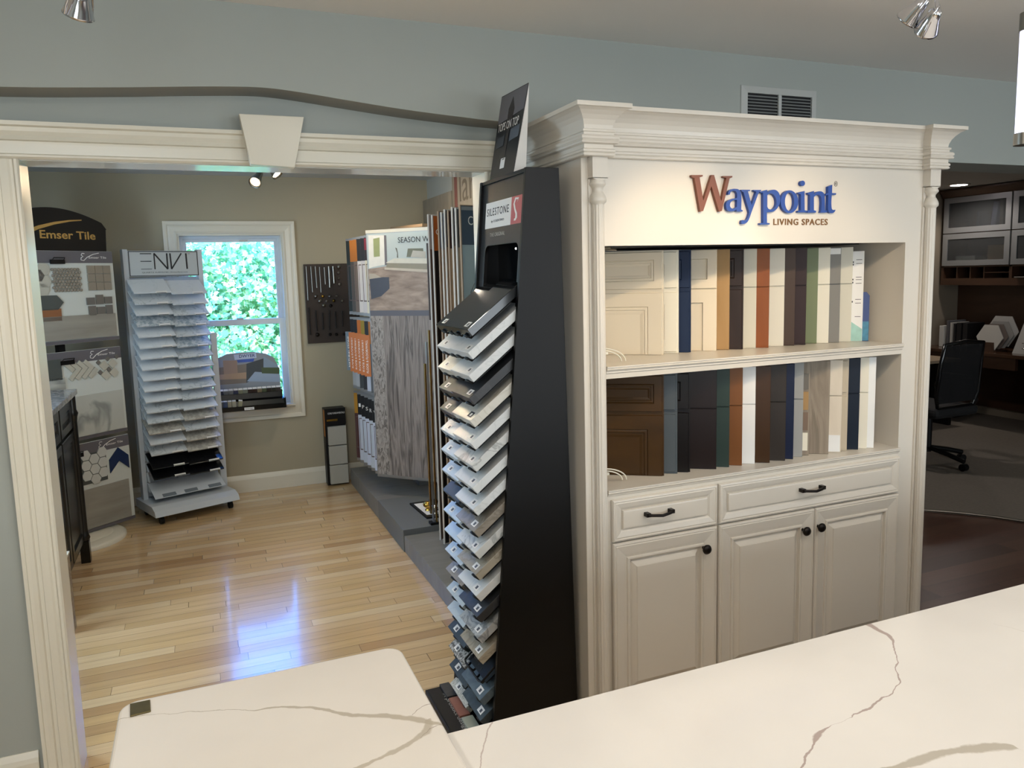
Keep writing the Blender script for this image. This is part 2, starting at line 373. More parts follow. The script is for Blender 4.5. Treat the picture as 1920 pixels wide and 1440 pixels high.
# arch line in the photo, mirrored about the keystone to the left of the frame
arch = [(-3, 2.16), (-2.2, 2.16), (-1.3, 2.172), (-.9, 2.185), (-.474, 2.197), (-.2, 2.213), (.0, 2.228), (.15, 2.238), (.25, 2.2405), (.35, 2.234), (.5, 2.218), (.701, 2.198), (.9, 2.184), (1.052, 2.176), (1.5, 2.165), (2.95, 2.15)]
def smoothline(P, k=4):
    out = []
    for i in range(len(P)-1):
        p0 = P[max(0, i-1)]; p1 = P[i]; p2 = P[i+1]; p3 = P[min(len(P)-1, i+2)]
        for j in range(k):
            t = j/k; out.append(tuple(.5*((2*p1[a])+(-p0[a]+p2[a])*t+(2*p0[a]-5*p1[a]+4*p2[a]-p3[a])*t*t+(-p0[a]+3*p1[a]-3*p2[a]+p3[a])*t**3) for a in (0, 1)))
    return out+[P[-1]]
ar = smoothline(arch)
mb = MB()
for (x0, z0), (x1, z1) in zip(ar[:-1], ar[1:]):
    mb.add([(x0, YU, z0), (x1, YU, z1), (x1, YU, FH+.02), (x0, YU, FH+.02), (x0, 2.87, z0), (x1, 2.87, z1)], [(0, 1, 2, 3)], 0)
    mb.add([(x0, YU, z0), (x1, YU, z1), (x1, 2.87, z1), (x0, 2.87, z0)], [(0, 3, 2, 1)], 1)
mb.box((2.95, YU, 2.10), (8, 2.87, FH+.02))
mb.box((6.2, YU, 0), (8, YW, 2.10))
mb.box((-3, 2.871, 2.3), (8, 2.9, FH+.02))
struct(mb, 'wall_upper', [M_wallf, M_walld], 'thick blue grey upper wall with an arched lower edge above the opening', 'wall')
struct(MB().box((-3.1, -3.1, 0), (-3, 2.9, 2.7)), 'wall_left', M_wallf, 'blue grey side wall left of the counter', 'wall')
struct(MB().box((8, -3.1, 0), (8.1, 6.2, 2.7)), 'wall_right', M_wallf, 'wall closing the office side', 'wall')
struct(MB().box((-3.1, -3.1, 0), (8.1, -3, 2.7)), 'wall_back', M_wallf, 'blue grey wall behind the counter', 'wall')
struct(MB().box((-3.1, -3.1, FH), (8.1, 2.9, FH+.2)), 'ceiling', M_ceil, 'off-white flat ceiling of the front room', 'ceiling')
struct(MB().box((XL-.1, 2.9, RH), (XR+.1, YF+.2, RH+.27)), 'ceiling', mat('ceiling_paint_back', 'c9cbc8', .75), 'white ceiling of the back room', 'ceiling')
struct(MB().box((XR+.1, 2.9, 2.40), (8.1, 6.2, RH+.27)), 'ceiling', mat('ceiling_paint_office', 'b9b6b0', .75), 'pale ceiling of the office', 'ceiling')
for i, x in enumerate((-.9, 2.2, 5.2)):  # unseen window frames added around the daylight area lights, solid wall behind
    mb = MB(); c_ = [(x-.75, .9), (x+.75, .9), (x+.75, 2.2), (x-.75, 2.2)]
    mb.sweep([(x-.75, .9), (x+.75, .9), (x+.75, 2.2), (x-.75, 2.2)], [(0, 0), (.08, 0), (.08, .02), (0, .02)], lambda a, b, h: (a, -2.999+h, b), closed=True)
    mb.box((x-.75, -2.995, 1.54), (x+.75, -2.97, 1.57))
    struct(mb, 'window_%d' % (i+2), M_white, 'white window frame on the wall behind the counter', 'window')
# back room
struct(MB().box((XL-.1, 2.9, 0), (XL, YF+.15, RH)), 'wall_left', M_wallr, 'left wall of the back room', 'wall')
struct(MB().box((XR, 2.9, 0), (XR+.1, YF+.15, RH)), 'wall_right', M_wallr, 'pale grey right wall of the back room', 'wall')
WX0, WX1, WZ0, WZ1 = -.105, .64, .655, 1.993
mb = MB(); Y2 = YF+.15
mb.box((XL, YF, 0), (WX0, Y2, RH)); mb.box((WX1, YF, 0), (XR, Y2, RH)); mb.box((WX0, YF, 0), (WX1, Y2, WZ0)); mb.box((WX0, YF, WZ1), (WX1, Y2, RH))
struct(mb, 'wall_far', M_wallb, 'tan far wall of the back room around the window', 'wall')
bprof = [(0, 0), (.016, 0), (.016, .10), (.012, .115), (.008, .125), (.004, .135), (0, .135)]
def baseboard(name, path, m, label):
    mb = MB(); mb.sweep(path, bprof, lambda a, b, h: (a, b, h)); struct(mb, name, m, label, 'baseboard')
baseboard('baseboard_far', [(XL, YF), (XR, YF)], M_white, 'white baseboard along the tan window wall')
baseboard('baseboard_right', [(XR, YF), (XR, 2.9)], M_white, 'white baseboard of the right wall of the back room')
baseboard('baseboard_front', [(-3, YW), (-.583, YW)], M_white, 'white baseboard at the foot of the wall left of the casing')

# cased opening: side casings with fluted profile, wider head, keystone, jamb liners
cw = .100
cprof = [(0, 0), (0, .010), (.005, .016), (.012, .016), (.017, .009), (.024, .009), (.030, .013), (.05, .016), (.052, .012), (.062, .012), (.066, .019), (.078, .022), (.088, .022), (.090, .026), (cw, .026), (cw, 0)]
t = thing('trim_1', 'white moulded casing with keystone around the wide opening', 'casing', ((OX0+OX1)/2, YW, 0)); t['kind'] = 'structure'
for sx, x in ((-1, OX0), (1, OX1)):
    xc = x-sx*.014; mb = MB(); mb.sweep([(xc, 0), (xc, OH+.01)] if sx > 0 else [(xc, OH+.01), (xc, 0)], cprof, lambda a, b, h: (a, YW-h, b)); mb.build('side_casing', M_white, t)
    mb = MB(); mb.box((x, YW-.001, 0), (x+sx*-.012, 2.888, OH)) if sx > 0 else mb.box((x, YW-.001, 0), (x+.012, 2.888, OH)); mb.build('jamb', M_white, t)
hx0, hx1 = OX0-cw-.01, OX1+.16
hp = [(0, 0), (0, .012), (.006, .02), (.012, .02), (.016, .012), (.045, .014), (.052, .014), (.055, .022), (.068, .018), (.08, .024), (.092, .024), (.096, .034), (.108, .034), (.108, 0)]
mb = MB(); mb.sweep([(hx1, OH-.010), (hx0, OH-.010)], hp, lambda a, b, h: (a, YW-.004-h, b))
mb.build('head_casing', M_white, t)
MB().box((OX0, YW-.001, OH-.012), (OX1, 2.888, OH)).build('jamb', mat('trim_gloss', 'd9d6cc', .12), t)
mb = MB(); mb.xz([at(448, 213, 'Y', 2.68)[::2], at(570, 219, 'Y', 2.68)[::2], at(553, 314, 'Y', 2.68)[::2], at(470, 308, 'Y', 2.68)[::2]], 2.68, 2.72); mb.build('keystone', M_white, t, bevel=.002)

# window in the far wall
t = thing('window_1', 'white double-hung window with trees outside', 'window', ((WX0+WX1)/2, YF, WZ0)); t['kind'] = 'structure'
wp = [(0, 0), (0, .014), (.008, .016), (.02, .012), (.05, .016), (.06, .014), (.068, .02), (.08, .022), (.092, .022), (.092, 0)]
mb = MB(); mb.sweep([(WX0, WZ0), (WX1, WZ0), (WX1, WZ1), (WX0, WZ1)], wp, lambda a, b, h: (a, YF-h, b), closed=True); mb.build('window_casing', M_white, t)
mb = MB(); mb.sweep([(WX0, WZ0), (WX0, WZ1), (WX1, WZ1), (WX1, WZ0)], [(0, 0), (.012, 0), (.012, .13), (0, .13)], lambda a, b, h: (a, YF+.001+h, b), closed=True); mb.build('window_jamb', M_white, t)
M_vinyl = mat('white_vinyl', 'd4dade', .3)
gx0, gx1 = WX0+.012, WX1-.012
mb = MB(); mb.sweep([(gx0, 1.30), (gx0, WZ1-.012), (gx1, WZ1-.012), (gx1, 1.30)], [(0, 0), (.02, 0), (.022, .012), (.045, .012), (.045, .03), (0, .03)], lambda a, b, h: (a, YF+.10+h-.012, b), closed=True); mb.build('upper_sash', M_vinyl, t)
mb = MB(); mb.sweep([(gx0, WZ0+.012), (gx0, 1.345), (gx1, 1.345), (gx1, WZ0+.012)], [(0, 0), (.042, 0), (.045, .012), (.045, .03), (0, .03)], lambda a, b, h: (a, YF+.065+h-.012, b), closed=True); mb.build('lower_sash', M_vinyl, t)
MB().box((gx0+.03, YF+.112, 1.33), (gx1-.03, YF+.114, WZ1-.04)).build('glass_pane', M_glass, t)
MB().box((gx0+.03, YF+.077, WZ0+.04), (gx1-.03, YF+.079, 1.31)).build('glass_pane', M_glass, t)
MB().box((.27, YF+.045, 1.345), (.32, YF+.066, 1.357)).build('sash_lock', M_nickel, t, bevel=.002)
MB().box((.33, YF+.082, WZ1-.05), (.39, YF+.09, WZ1-.044)).build('finger_pull', M_nickel, t)
MB().box((WX0-.02, YF-.045, WZ0-.0), (WX1+.02, YF+.06, WZ0+.014)).build('window_sill', M_white, t, bevel=.003)

# outside: ground and maples in full sun
M_grass = mat('grass', '4a7a2a', .9, var=.4, vscale=3)
struct(MB().box((-30, 6.4, -1.2), (35, 60, -1.0)), 'ground', M_grass, 'lawn outside the window', 'ground')
def tree(cx, cy, rx, rz, zc, n, seed, label):
    r = thing('maple_tree', label, 'tree', (cx, cy, -1.0), group='maples outside the window')
    rs = np.random.RandomState(seed)
    mb = MB(); mb.tube([(cx, cy, -1.0), (cx+.06, cy+.02, -.2), (cx-.03, cy, .6), (cx+.05, cy+.05, zc)], .09, 10)
    for k in range(9):
        a = rs.rand()*6.28; z = rs.uniform(-.3, zc); mb.tube([(cx, cy, z), (cx+.5*rx*math.cos(a), cy+.5*rx*math.sin(a), z+.3), (cx+.85*rx*math.cos(a), cy+.85*rx*math.sin(a), z+.7)], .03, 6)
    mb.build('trunk', wood('bark', '4b3b2c', '6b5846', .9, (1, 1, .2), sc=12), r)
    # clumps of leaves
    nc = 60; cc = rs.normal(size=(nc, 3)); cc /= np.linalg.norm(cc, axis=1)[:, None]; cc *= (rs.rand(nc)**.35)[:, None]*np.array([rx, rx, rz]); 
    P = cc[rs.randint(0, nc, n)]+rs.normal(size=(n, 3))*np.array([.28, .28, .22])
    leaf = np.array([(0, -.5), (.2, -.35), (.5, -.25), (.38, 0), (.52, .25), (.22, .2), (0, .55), (-.22, .2), (-.52, .25), (-.38, 0), (-.5, -.25), (-.2, -.35)])
    a = rs.rand(n)*6.28; nz = rs.normal(size=(n, 3)); nz[:, 1] -= .7; nz[:, 2] += .7; nz /= np.linalg.norm(nz, axis=1)[:, None]
    u = np.cross(nz, rs.normal(size=(n, 3))); u /= np.linalg.norm(u, axis=1)[:, None]; v = np.cross(nz, u)
    sz = rs.uniform(.07, .13, n)
    V = (P[:, None, :]+np.array([0, 0, zc+1.0]))+(u[:, None, :]*leaf[None, :, 0:1]+v[:, None, :]*leaf[None, :, 1:2])*sz[:, None, None]
    me = bpy.data.meshes.new('foliage'); k = len(leaf); me.vertices.add(n*k); me.vertices.foreach_set('co', V.reshape(-1)); me.loops.add(n*k)
    me.loops.foreach_set('vertex_index', np.arange(n*k)); me.polygons.add(n); me.polygons.foreach_set('loop_start', np.arange(n)*k); me.polygons.foreach_set('loop_total', np.full(n, k))
    me.materials.append(M_leaf); me.materials.append(M_leaf2); me.polygons.foreach_set('material_index', rs.randint(0, 2, n)); me.update(); me.validate()
    o = bpy.data.objects.new('foliage', me); COL.objects.link(o); o.parent = r
def leafmat(name, c, c2):
    m = mat(name, c, .5, var=.35, vscale=1.2); n = m.node_tree; b = n.nodes['Principled BSDF']
    tr = n.nodes.new('ShaderNodeBsdfTranslucent'); tr.inputs[0].default_value = lin(c2); ms = n.nodes.new('ShaderNodeMixShader'); ms.inputs[0].default_value = .4
    out = n.nodes['Material Output']; n.links.new(b.outputs[0], ms.inputs[1]); n.links.new(tr.outputs[0], ms.inputs[2]); n.links.new(ms.outputs[0], out.inputs[0]); return m
M_leaf = leafmat('maple_leaf', '8fbf86', 'a0d890'); M_leaf2 = leafmat('maple_leaf_pale', 'cfe2b8', 'd0ecb0')
tree(.0, 13.8, 1.7, 1.75, .72, 15000, 1, 'leafy green maple outside the window, nearer the left jamb')
tree(1.9, 14.2, 1.7, 1.75, .72, 15000, 2, 'leafy green maple outside the window, nearer the right jamb')
tree(-2.2, 14.6, 1.8, 1.75, .72, 9000, 3, 'green maple outside, hidden from here left of the window')
tree(4.2, 14.6, 1.8, 1.75, .72, 9000, 4, 'green maple outside, hidden from here right of the window')

# office shell
struct(MB().box((XR+.1, 5.95, 0), (8, 6.1, 2.41)), 'wall_office', mat('office_wall_paint', '8d8272', .7), 'taupe end wall of the office', 'wall')
struct(MB().box((7.75, 1.5, 0), (7.85, 5.95, 2.41)), 'wall_office_side', mat('office_wall_paint', '8d8272', .7), 'taupe side wall of the office behind the desk', 'wall')

# ================================================================== THE SAMPLE CABINET
CY0 = 2.20                                     # its front plane
CAB = thing('display_cabinet', 'tall cream sample cabinet with a crown cornice and a lit sign panel', 'cabinet', (1.93, 2.45, 0))
for x0, x1 in ((1.150, 1.170), (2.685, 2.705)):
    MB().box((x0, CY0+.001, 0), (x1, 2.745, 2.0)).build('side_panel', M_cab, CAB)
MB().box((1.17, 2.725, .1), (2.685, 2.745, 2.0)).build('back_panel', M_cab, CAB)
MB().box((1.151, CY0, 0), (1.229, CY0+.022, 2.0)).build('stile', M_cab, CAB)
MB().box((2.56, CY0, 0), (2.704, CY0+.022, 2.0)).build('stile', M_cab, CAB)
MB().box((2.56, CY0+.022, .9), (2.575, 2.725, 1.72)).build('inner_side', M_cab, CAB)
MB().box((1.214, CY0+.022, .9), (1.229, 2.725, 1.72)).build('inner_side', M_cab, CAB)
MB().box((1.229, CY0-.001, 1.715), (2.56, CY0+.018, 2.01)).build('sign_panel', M_cab, CAB)
MB().box((1.17, CY0+.02, 1.745), (2.685, 2.725, 1.76)).build('soffit', M_cab, CAB)
mb = MB(); mb.box((1.229, CY0, .09), (2.56, CY0+.02, .872)); mb.box((1.17, 2.27, 0), (2.685, 2.29, .09)); mb.build('face_frame', M_cab, CAB)
def shelf(zt, th, name):
    mb = MB(); mb.box((1.229, CY0+.004, zt-th), (2.56, 2.725, zt))
    mb.sweep([(1.230, CY0+.004), (2.559, CY0+.004)], [(0, zt-th-.012), (.004, zt-th-.012), (.006, zt-th+.004), (.010, zt-th+.008), (.010, zt-.018), (.014, zt-.014), (.017, zt-.010), (.014, zt-.007), (.018, zt-.004), (.018, zt-.001), (.016, zt), (0, zt)], lambda a, b, h: (a, b, h))
    return mb.build(name, M_cab, CAB)
shelf(1.322, .03, 'shelf'); shelf(.903, .028, 'ledge')
crown = [(-.01, 1.990), (.012, 1.990), (.016, 1.993), (.016, 1.998), (.013, 2.001), (.017, 2.004), (.017, 2.010), (.012, 2.014), (.012, 2.026), (.024, 2.029), (.026, 2.034), (.022, 2.038), (.026, 2.042), (.026, 2.048), (.022, 2.053), (.014, 2.055), (.014, 2.062), (.018, 2.064), (.018, 2.070), (.010, 2.073),
         (.012, 2.085), (.018, 2.100), (.027, 2.113), (.038, 2.124), (.050, 2.131), (.056, 2.132), (.056, 2.145), (-.01, 2.145)]
cpath = [(1.150, 2.745), (1.150, 2.166), (1.229, 2.166), (1.229, CY0), (2.632, CY0), (2.632, 2.166), (2.705, 2.166), (2.705, 2.745)]
mb = MB(); mb.sweep(cpath, crown, lambda a, b, h: (a, b, h)); mb.box((1.155, CY0+.005, 2.125), (2.70, 2.745, 2.140)); mb.build('cornice', M_cab, CAB)
def pilaster(x):
    mb = MB(); y = 2.166
    mb.box((x-.027, y, 1.925), (x+.027, CY0+.001, 1.992))
    mb.xz([(x-.027+.054*i/10, 1.925-.006*math.sin(PI*i/10)) for i in range(11)]+[(x+.027, 1.927), (x-.027, 1.927)], y, CY0)
    ax = (x, CY0-.016, 0)
    mb.lathe([(.023, 1.922), (.023, 1.916), (.026, 1.911), (.026, 1.906), (.020, 1.900), (.016, 1.894), (.016, 1.886), (.021, 1.878), (.026, 1.868), (.028, 1.860), (.027, 1.852), (.021, 1.847), (.020, 1.843)][::-1], ax, 28)
    mb.box((x-.028, CY0-.006, .02), (x+.028, CY0+.001, 1.925))
    n = 72; ring = [((.0195+.0014*(abs(math.sin(6*2*PI*i/n*1.0))-.5))*math.cos(2*PI*i/n)+x, (.0195+.0014*(abs(math.sin(6*2*PI*i/n))-.5))*math.sin(2*PI*i/n)+CY0-.016) for i in range(n)]
    mb.prism([(a, b, .16) for a, b in ring], (0, 0, 1.69))
    mb.box((x-.027, y, .02), (x+.027, CY0+.001, .16))
    mb.build('pilaster', M_cab, CAB)
pilaster(1.200); pilaster(2.668)
dp = [(0, .012), (.003, .017), (.007, .018), (.010, .015), (.014, .017), (.030, .012), (.038, .006), (.040, .004), (.042, .014), (.046, .015)]
pp = [(0, .012), (.003, .017), (.007, .018), (.010, .015), (.013, .018), (.045, .012), (.055, .009), (.057, .014), (.062, .015), (.066, .013), (.068, .002), (.074, .002), (.092, .013), (.094, .016)]
def pull(par, c):
    x, z = c; y = CY0-.013; mb = MB()
    for sx in (-1, 1):
        mb.box((x+sx*.048-.008, y-.024, z-.007), (x+sx*.048+.008, y, z+.007))
    mb.tube([(x-.05, y-.022, z), (x-.03, y-.030, z-.001), (x, y-.034, z-.004), (x+.03, y-.030, z-.001), (x+.05, y-.022, z)], .0055, 8)
    mb.build('handle', M_iron, par, bevel=.0015, label='dark bronze bar handle')
def knob(par, c):
    x, z = c; y = CY0-.017; A = Matrix.Rotation(R(90), 3, 'X')
    MB().lathe([(.006, 0), (.005, .012), (.008, .015), (.016, .018), (.018, .024), (.014, .030), (.006, .032)], (x, y+.002, z), 20, axis=A).build('knob', M_iron, par, label='dark bronze round knob')
for x0, x1, pc in ((1.243, 1.670, (1238, 962)), (1.679, 2.556, (1525, 917))):
    mb = MB(); mb.rings(x0, x1, .722, .868, CY0, dp, CY0-.001); d = mb.build('drawer', M_cab, CAB); p = at(*pc, 'Y', CY0-.03); pull(d, (p[0], p[2]))
for x0, x1, pc in ((1.243, 1.670, (1325, 1030)), (1.679, 2.120, (1512, 996)), (2.124, 2.556, (1540, 989))):
    mb = MB(); mb.rings(x0, x1, .11, .716, CY0, pp, CY0-.001); d = mb.build('door', M_cab, CAB); p = at(*pc, 'Y', CY0-.035); knob(d, (p[0], p[2]))

# lettering of the sign
def glyph(name, loops, ox, m):
    c = bpy.data.curves.new('g', 'CURVE'); c.dimensions = '2D'; c.fill_mode = 'BOTH'; c.extrude = .006; c.resolution_u = 6
    for L in loops:
        s_ = c.splines.new('BEZIER'); s_.bezier_points.add(len(L)-1); s_.use_cyclic_u = True
        for bp_, q in zip(s_.bezier_points, L):
            X, _, Z = at(ox+q[0]/12, 315+q[1]/12, 'Y', CY0-.012)
            bp_.co = (X, Z, 0); t_ = 'AUTO' if len(q) > 2 else 'VECTOR'; bp_.handle_left_type = t_; bp_.handle_right_type = t_
    o = bpy.data.objects.new('g', c); COL.objects.link(o); bpy.context.view_layer.update()
    me = bpy.data.meshes.new_from_object(o.evaluated_get(bpy.context.evaluated_depsgraph_get())); bpy.data.objects.remove(o)
    mb = MB(); mb.add([(v.co.x, CY0-.008-v.co.z, v.co.y) for v in me.vertices], [list(p.vertices) for p in me.polygons]); bpy.data.meshes.remove(me)
    return mb.build(name, m, CAB)
def ell(cx_, cy_, rx, ry): return [(cx_+rx*math.cos(2*PI*i/12), cy_+ry*math.sin(2*PI*i/12), 1) for i in range(12)]
M_wb = mat('sign_brown', '7c452b', .4); M_bl = mat('sign_blue', '1d4596', .35)
k = 1
glyph('sign_letter', [[(72, 160), (325, 158), (325, 190), (255, 212), (338, 738), (525, 158), (580, 158), (742, 745), (855, 225), (785, 212), (782, 182), (990, 180), (988, 212), (930, 235), (755, 968), (695, 985), (520, 410), (335, 968), (268, 985), (140, 235), (75, 200)]], 1290, M_wb)
glyph('sign_letter', [[(895, 600), (900, 545, k), (925, 505, k), (985, 476, k), (1060, 470, k), (1130, 485, k), (1180, 540, k), (1192, 620, k), (1190, 940), (1225, 952), (1222, 980), (1090, 980), (1080, 935), (1030, 965, k), (950, 978, k), (880, 950, k), (848, 870, k), (855, 790, k), (890, 740, k), (960, 705, k), (1095, 675), (1097, 600, k), (1080, 545, k), (1035, 515, k), (985, 520, k), (950, 550, k), (935, 600)],
                      [(1095, 720), (1020, 725, k), (960, 765, k), (938, 820, k), (945, 875, k), (985, 912, k), (1040, 910, k), (1090, 875)]], 1290, M_bl)
glyph('sign_letter', [[(1190, 490), (1392, 492), (1390, 515), (1342, 528), (1425, 835), (1525, 550), (1515, 528), (1468, 518), (1468, 495), (1638, 495), (1635, 520), (1600, 535), (1570, 590), (1420, 1000), (1370, 1140, k), (1320, 1225, k), (1260, 1256, k), (1195, 1258), (1195, 1205, k), (1218, 1170, k), (1262, 1182, k), (1312, 1160, k), (1348, 1095, k), (1372, 1010), (1362, 955), (1240, 545), (1195, 520)]], 1290, M_bl)
glyph('sign_letter', [[(-60, 535), (0, 520), (95, 490), (103, 560), (150, 512, k), (230, 490, k), (310, 510, k), (365, 580, k), (388, 680, k), (380, 780, k), (345, 870, k), (280, 950, k), (190, 992, k), (88, 992), (90, 1235), (150, 1242), (148, 1272), (-70, 1275), (-70, 1242), (5, 1236), (5, 600), (-2, 560), (-60, 556)],
                      [(98, 610), (150, 577, k), (215, 587, k), (270, 645, k), (300, 740, k), (290, 840, k), (240, 915, k), (180, 935, k), (120, 915, k), (96, 870)]], 1430, M_bl)
glyph('sign_letter', [ell(595, 760, 198, 256), ell(597, 760, 103, 207)], 1430, M_bl)
glyph('sign_letter', [[(795, 552), (935, 518), (938, 950), (985, 963), (985, 1000), (785, 1000), (785, 965), (850, 953), (850, 612), (838, 588), (795, 582)], ell(892, 345, 52, 60)], 1430, M_bl)
glyph('sign_letter', [[(1010, 562), (1150, 518), (1150, 592), (1200, 545, k), (1270, 525, k), (1340, 542, k), (1385, 605, k), (1392, 700), (1395, 950), (1440, 965), (1430, 1005), (1295, 1005), (1310, 950), (1313, 700, k), (1290, 630, k), (1240, 603, k), (1185, 618, k), (1145, 655), (1145, 950), (1195, 965), (1190, 1005), (1000, 1005), (1005, 965), (1055, 950), (1060, 620), (1045, 597), (1012, 592)]], 1430, M_bl)
glyph('sign_letter', [[(1465, 420), (1558, 378), (1552, 565), (1645, 568), (1640, 605), (1545, 602), (1540, 860, k), (1555, 930, k), (1590, 945, k), (1632, 940), (1610, 985, k), (1560, 1015, k), (1500, 1005, k), (1465, 955, k), (1460, 870), (1468, 605), (1410, 618), (1408, 590), (1465, 560)]], 1430, M_bl)
p0 = at(1430+238/12, 315+1285/12, 'Y', CY0-.002); p1 = at(1430+1455/12, 315+1290/12, 'Y', CY0-.002)
text('tagline', 'LIVING SPACES', frame((p0[0], CY0-.002, p0[2]), (1, 0, 0)), p1[0]-p0[0], .0225, mat('sign_tagline', '7a5426', .5), CAB, ext=.002, bold=.012, spacing=1.15)
p0 = at(1430+1648/12, 315+355/12, 'Y', CY0-.002)
mb = MB(); mb.sweep([(p0[0]+.0065*math.cos(2*PI*i/20), p0[2]+.0085*math.sin(2*PI*i/20)) for i in range(20)], [(0, 0), (.0012, 0), (.0012, .001), (0, .001)], lambda a, b, h: (a, CY0-.001-h, b), closed=True)
mb.build('registered_mark', M_ink, CAB)
text('registered_mark', 'R', frame((p0[0]-.003, CY0-.0015, p0[2]-.0045), (1, 0, 0)), .006, .009, M_ink, CAB)
# pivot rail for the upper samples with its little arms, wire guides
mb = MB(); mb.box((1.25, 2.37, 1.716), (2.50, 2.72, 1.722)); mb.build('pivot_rail', M_black, CAB, label='dark pivot rail above the upper samples')
mb = MB()
for i in range(18):
    x = 1.29+.066*i; mb.box((x, 2.36, 1.7225), (x+.004, 2.52, 1.726))
mb.build('pivot_arms', M_nickel, CAB)
for zz, r_ in ((1.7125, .10), (1.705, .12)):
    mb = MB(); c_ = (1.25, 2.235); mb.tube([(c_[0]-.02+r_*math.sin(a), c_[1]+.13-r_*math.cos(a), zz) for a in [R(q) for q in range(0, 75, 8)]], .003, 6); mb.build('wire_guide', M_nickel, CAB)
for zt, xx in ((1.322, 1.235), (.903, 1.235)):
    t = thing('wire_bracket', 'bent white wire bracket on the %s at its left end' % ('upper shelf' if zt > 1 else 'drawer ledge'), 'bracket', (1.30, 2.29, zt))
    for dz, r_ in ((.0, .105), (.0, .09)):
        mb = MB(); mb.tube([(xx+r_*(1-math.cos(a))*.0+.115*math.sin(a)*(r_/.105), 2.275, zt+.004+(.05*(r_/.105))*math.cos(a)) for a in [R(q) for q in range(0, 91, 9)]], .0025, 6); mb.build('wire', M_white, t)
    MB().box((1.24, 2.262, zt+.032), (1.275, 2.272, zt+.040)).build('clip', M_white, t)

# ------------------------------------------------------------------ door samples on the shelves
def door_sample(lab, c, ang, w_, h, th, style, m, group, split=.62, m2=None):
    t = thing('door_sample', lab, 'door sample', (c[0], c[1], c[2]), ang, group)
    zs = h*split; g = .003
    MB().box((-w_, .008, 0), (0, th, h)).build('backing', m, t, world=False)
    if style == 'raised':
        pr_ = [(0, .002), (.005, .002), (.007, .008), (.056, .008), (.058, .004), (.063, .006), (.068, .006), (.070, .003), (.076, .003), (.086, .001)]
        pd_ = [(0, .002), (.005, .002), (.007, .008), (.034, .008), (.036, .004), (.040, .006), (.044, .006), (.046, .003), (.050, .003), (.056, .001)]
    elif style == 'shaker':
        pr_ = [(0, .006), (.002, .008), (.05, .008), (.052, .001), (.056, .001)]; pd_ = [(0, .006), (.002, .008), (.034, .008), (.036, .001), (.04, .001)]
    elif style == 'step':
        pr_ = [(0, .002), (.006, .002), (.008, .008), (.05, .008), (.054, .006)]; pd_ = pr_
    else: pr_ = [(0, .007), (.001, .008), (.06, .008)]; pd_ = pr_
    if style == 'plain':
        mb = MB(); mb.rings(-w_, 0, 0, h, .008, pr_, .008); mb.build('panel', m, t, world=False); return t
    mb = MB(); mb.rings(-w_, 0, 0, zs-g, .008, pr_, .008, il=.02 if style != 'step' else 1, ib=.02 if style != 'step' else 1); mb.build('door_front', m, t, world=False)
    mb = MB(); mb.rings(-w_, 0, zs, h, .008, pd_, .008, il=.02 if style != 'step' else 1); mb.build('drawer_front', m2 or m, t, world=False)
    return t
def P(n, c, r=.38): return mat('sample_'+n, c, r, spec=.22)
cream = P('cream', 'd8cdb8'); ivory = P('ivory', 'e2dccb'); white = P('white', 'e6e6e4'); navy = P('navy', '202d47'); linen = P('linen', 'cfcab9')
oak = wood('sample_oak', '9c7b50', 'ae8d62', .45, (1, 1, .15), sc=14); esp = wood('sample_espresso', '2a201c', '382b26', .35, (1, 1, .15), sc=14)
cherry = wood('sample_cherry', '824722', '95562c', .35, (1, 1, .2), sc=12); umber = P('umber', '4a3a30'); plum = P('plum_brown', '33211f'); sage = P('sage', '77805f')
grey = P('grey', '7f7c76'); slate = P('slate', '4f565b'); wal = wood('sample_walnut', '3a2815', '4a3319', .3, (.3, 1, 1), sc=9)
blk = P('black_stain', '120d0c', .3); dgreen = P('dark_green', '2b3a35'); cog = wood('sample_cognac', '6d4321', '7d4f28', .35, (1, 1, .2), sc=10); choc = wood('sample_chocolate', '38230f', '452c15', .35, (1, 1, .2), sc=10)
char = wood('sample_charcoal', '2c2622', '39322d', .4, (1, 1, .2), sc=10); navy2 = P('deep_navy', '141d38'); fog = P('fog', '9b9b98'); drift = wood('sample_driftwood', '7b7063', '968a7b', .5, (1, 1, .15), sc=16, knots=True)
lwood = wood('sample_pale_wood', 'cdc2b0', 'ddd3c3', .5, (1, 1, .15), sc=14); ndark = P('midnight', '18202e'); beige = P('beige', 'bcb09b')
for k_, m_ in MATS.items():
    if k_.startswith('sample_'): m_.node_tree.nodes['Principled BSDF'].inputs['Specular IOR Level'].default_value = .2
up = [(1131, 0, 0, 0, 0)]
UP = [(1244, 665.5, 'raised', cream, 'wide cream raised-panel sample at the left end'), (1272, 663, 'step', ivory, 'ivory framed-edge sample between the wide cream one and the navy one'), (1295, 661, 'raised', navy, 'navy blue raised-panel sample'),
      (1343, 658, 'shaker', cream, 'wider cream shaker sample between navy and oak'), (1367, 656, 'plain', oak, 'light oak veneer sample'), (1393, 655, 'raised', esp, 'dark espresso moulded sample right of the oak'),
      (1417, 653, 'slab', linen, 'pale linen sample left of the cherry one'), (1441, 652, 'slab', cherry, 'orange-brown cherry sample'), (1469, 649, 'slab', ivory, 'ivory slab sample right of the cherry one'),
      (1489, 648, 'plain', umber, 'grey-brown sample without a seam'), (1510, 646.5, 'slab', plum, 'very dark plum-brown sample left of the sage green'), (1531, 644, 'plain', sage, 'sage green sample'),
      (1553, 643.5, 'slab', ivory, 'ivory sample right of the sage green'), (1573, 642.5, 'slab', grey, 'mid grey sample with a white tag'), (1595, 641, 'slab', linen, 'last pale linen sample, beside the printed card')]
uw = [.335]+[.2]*14
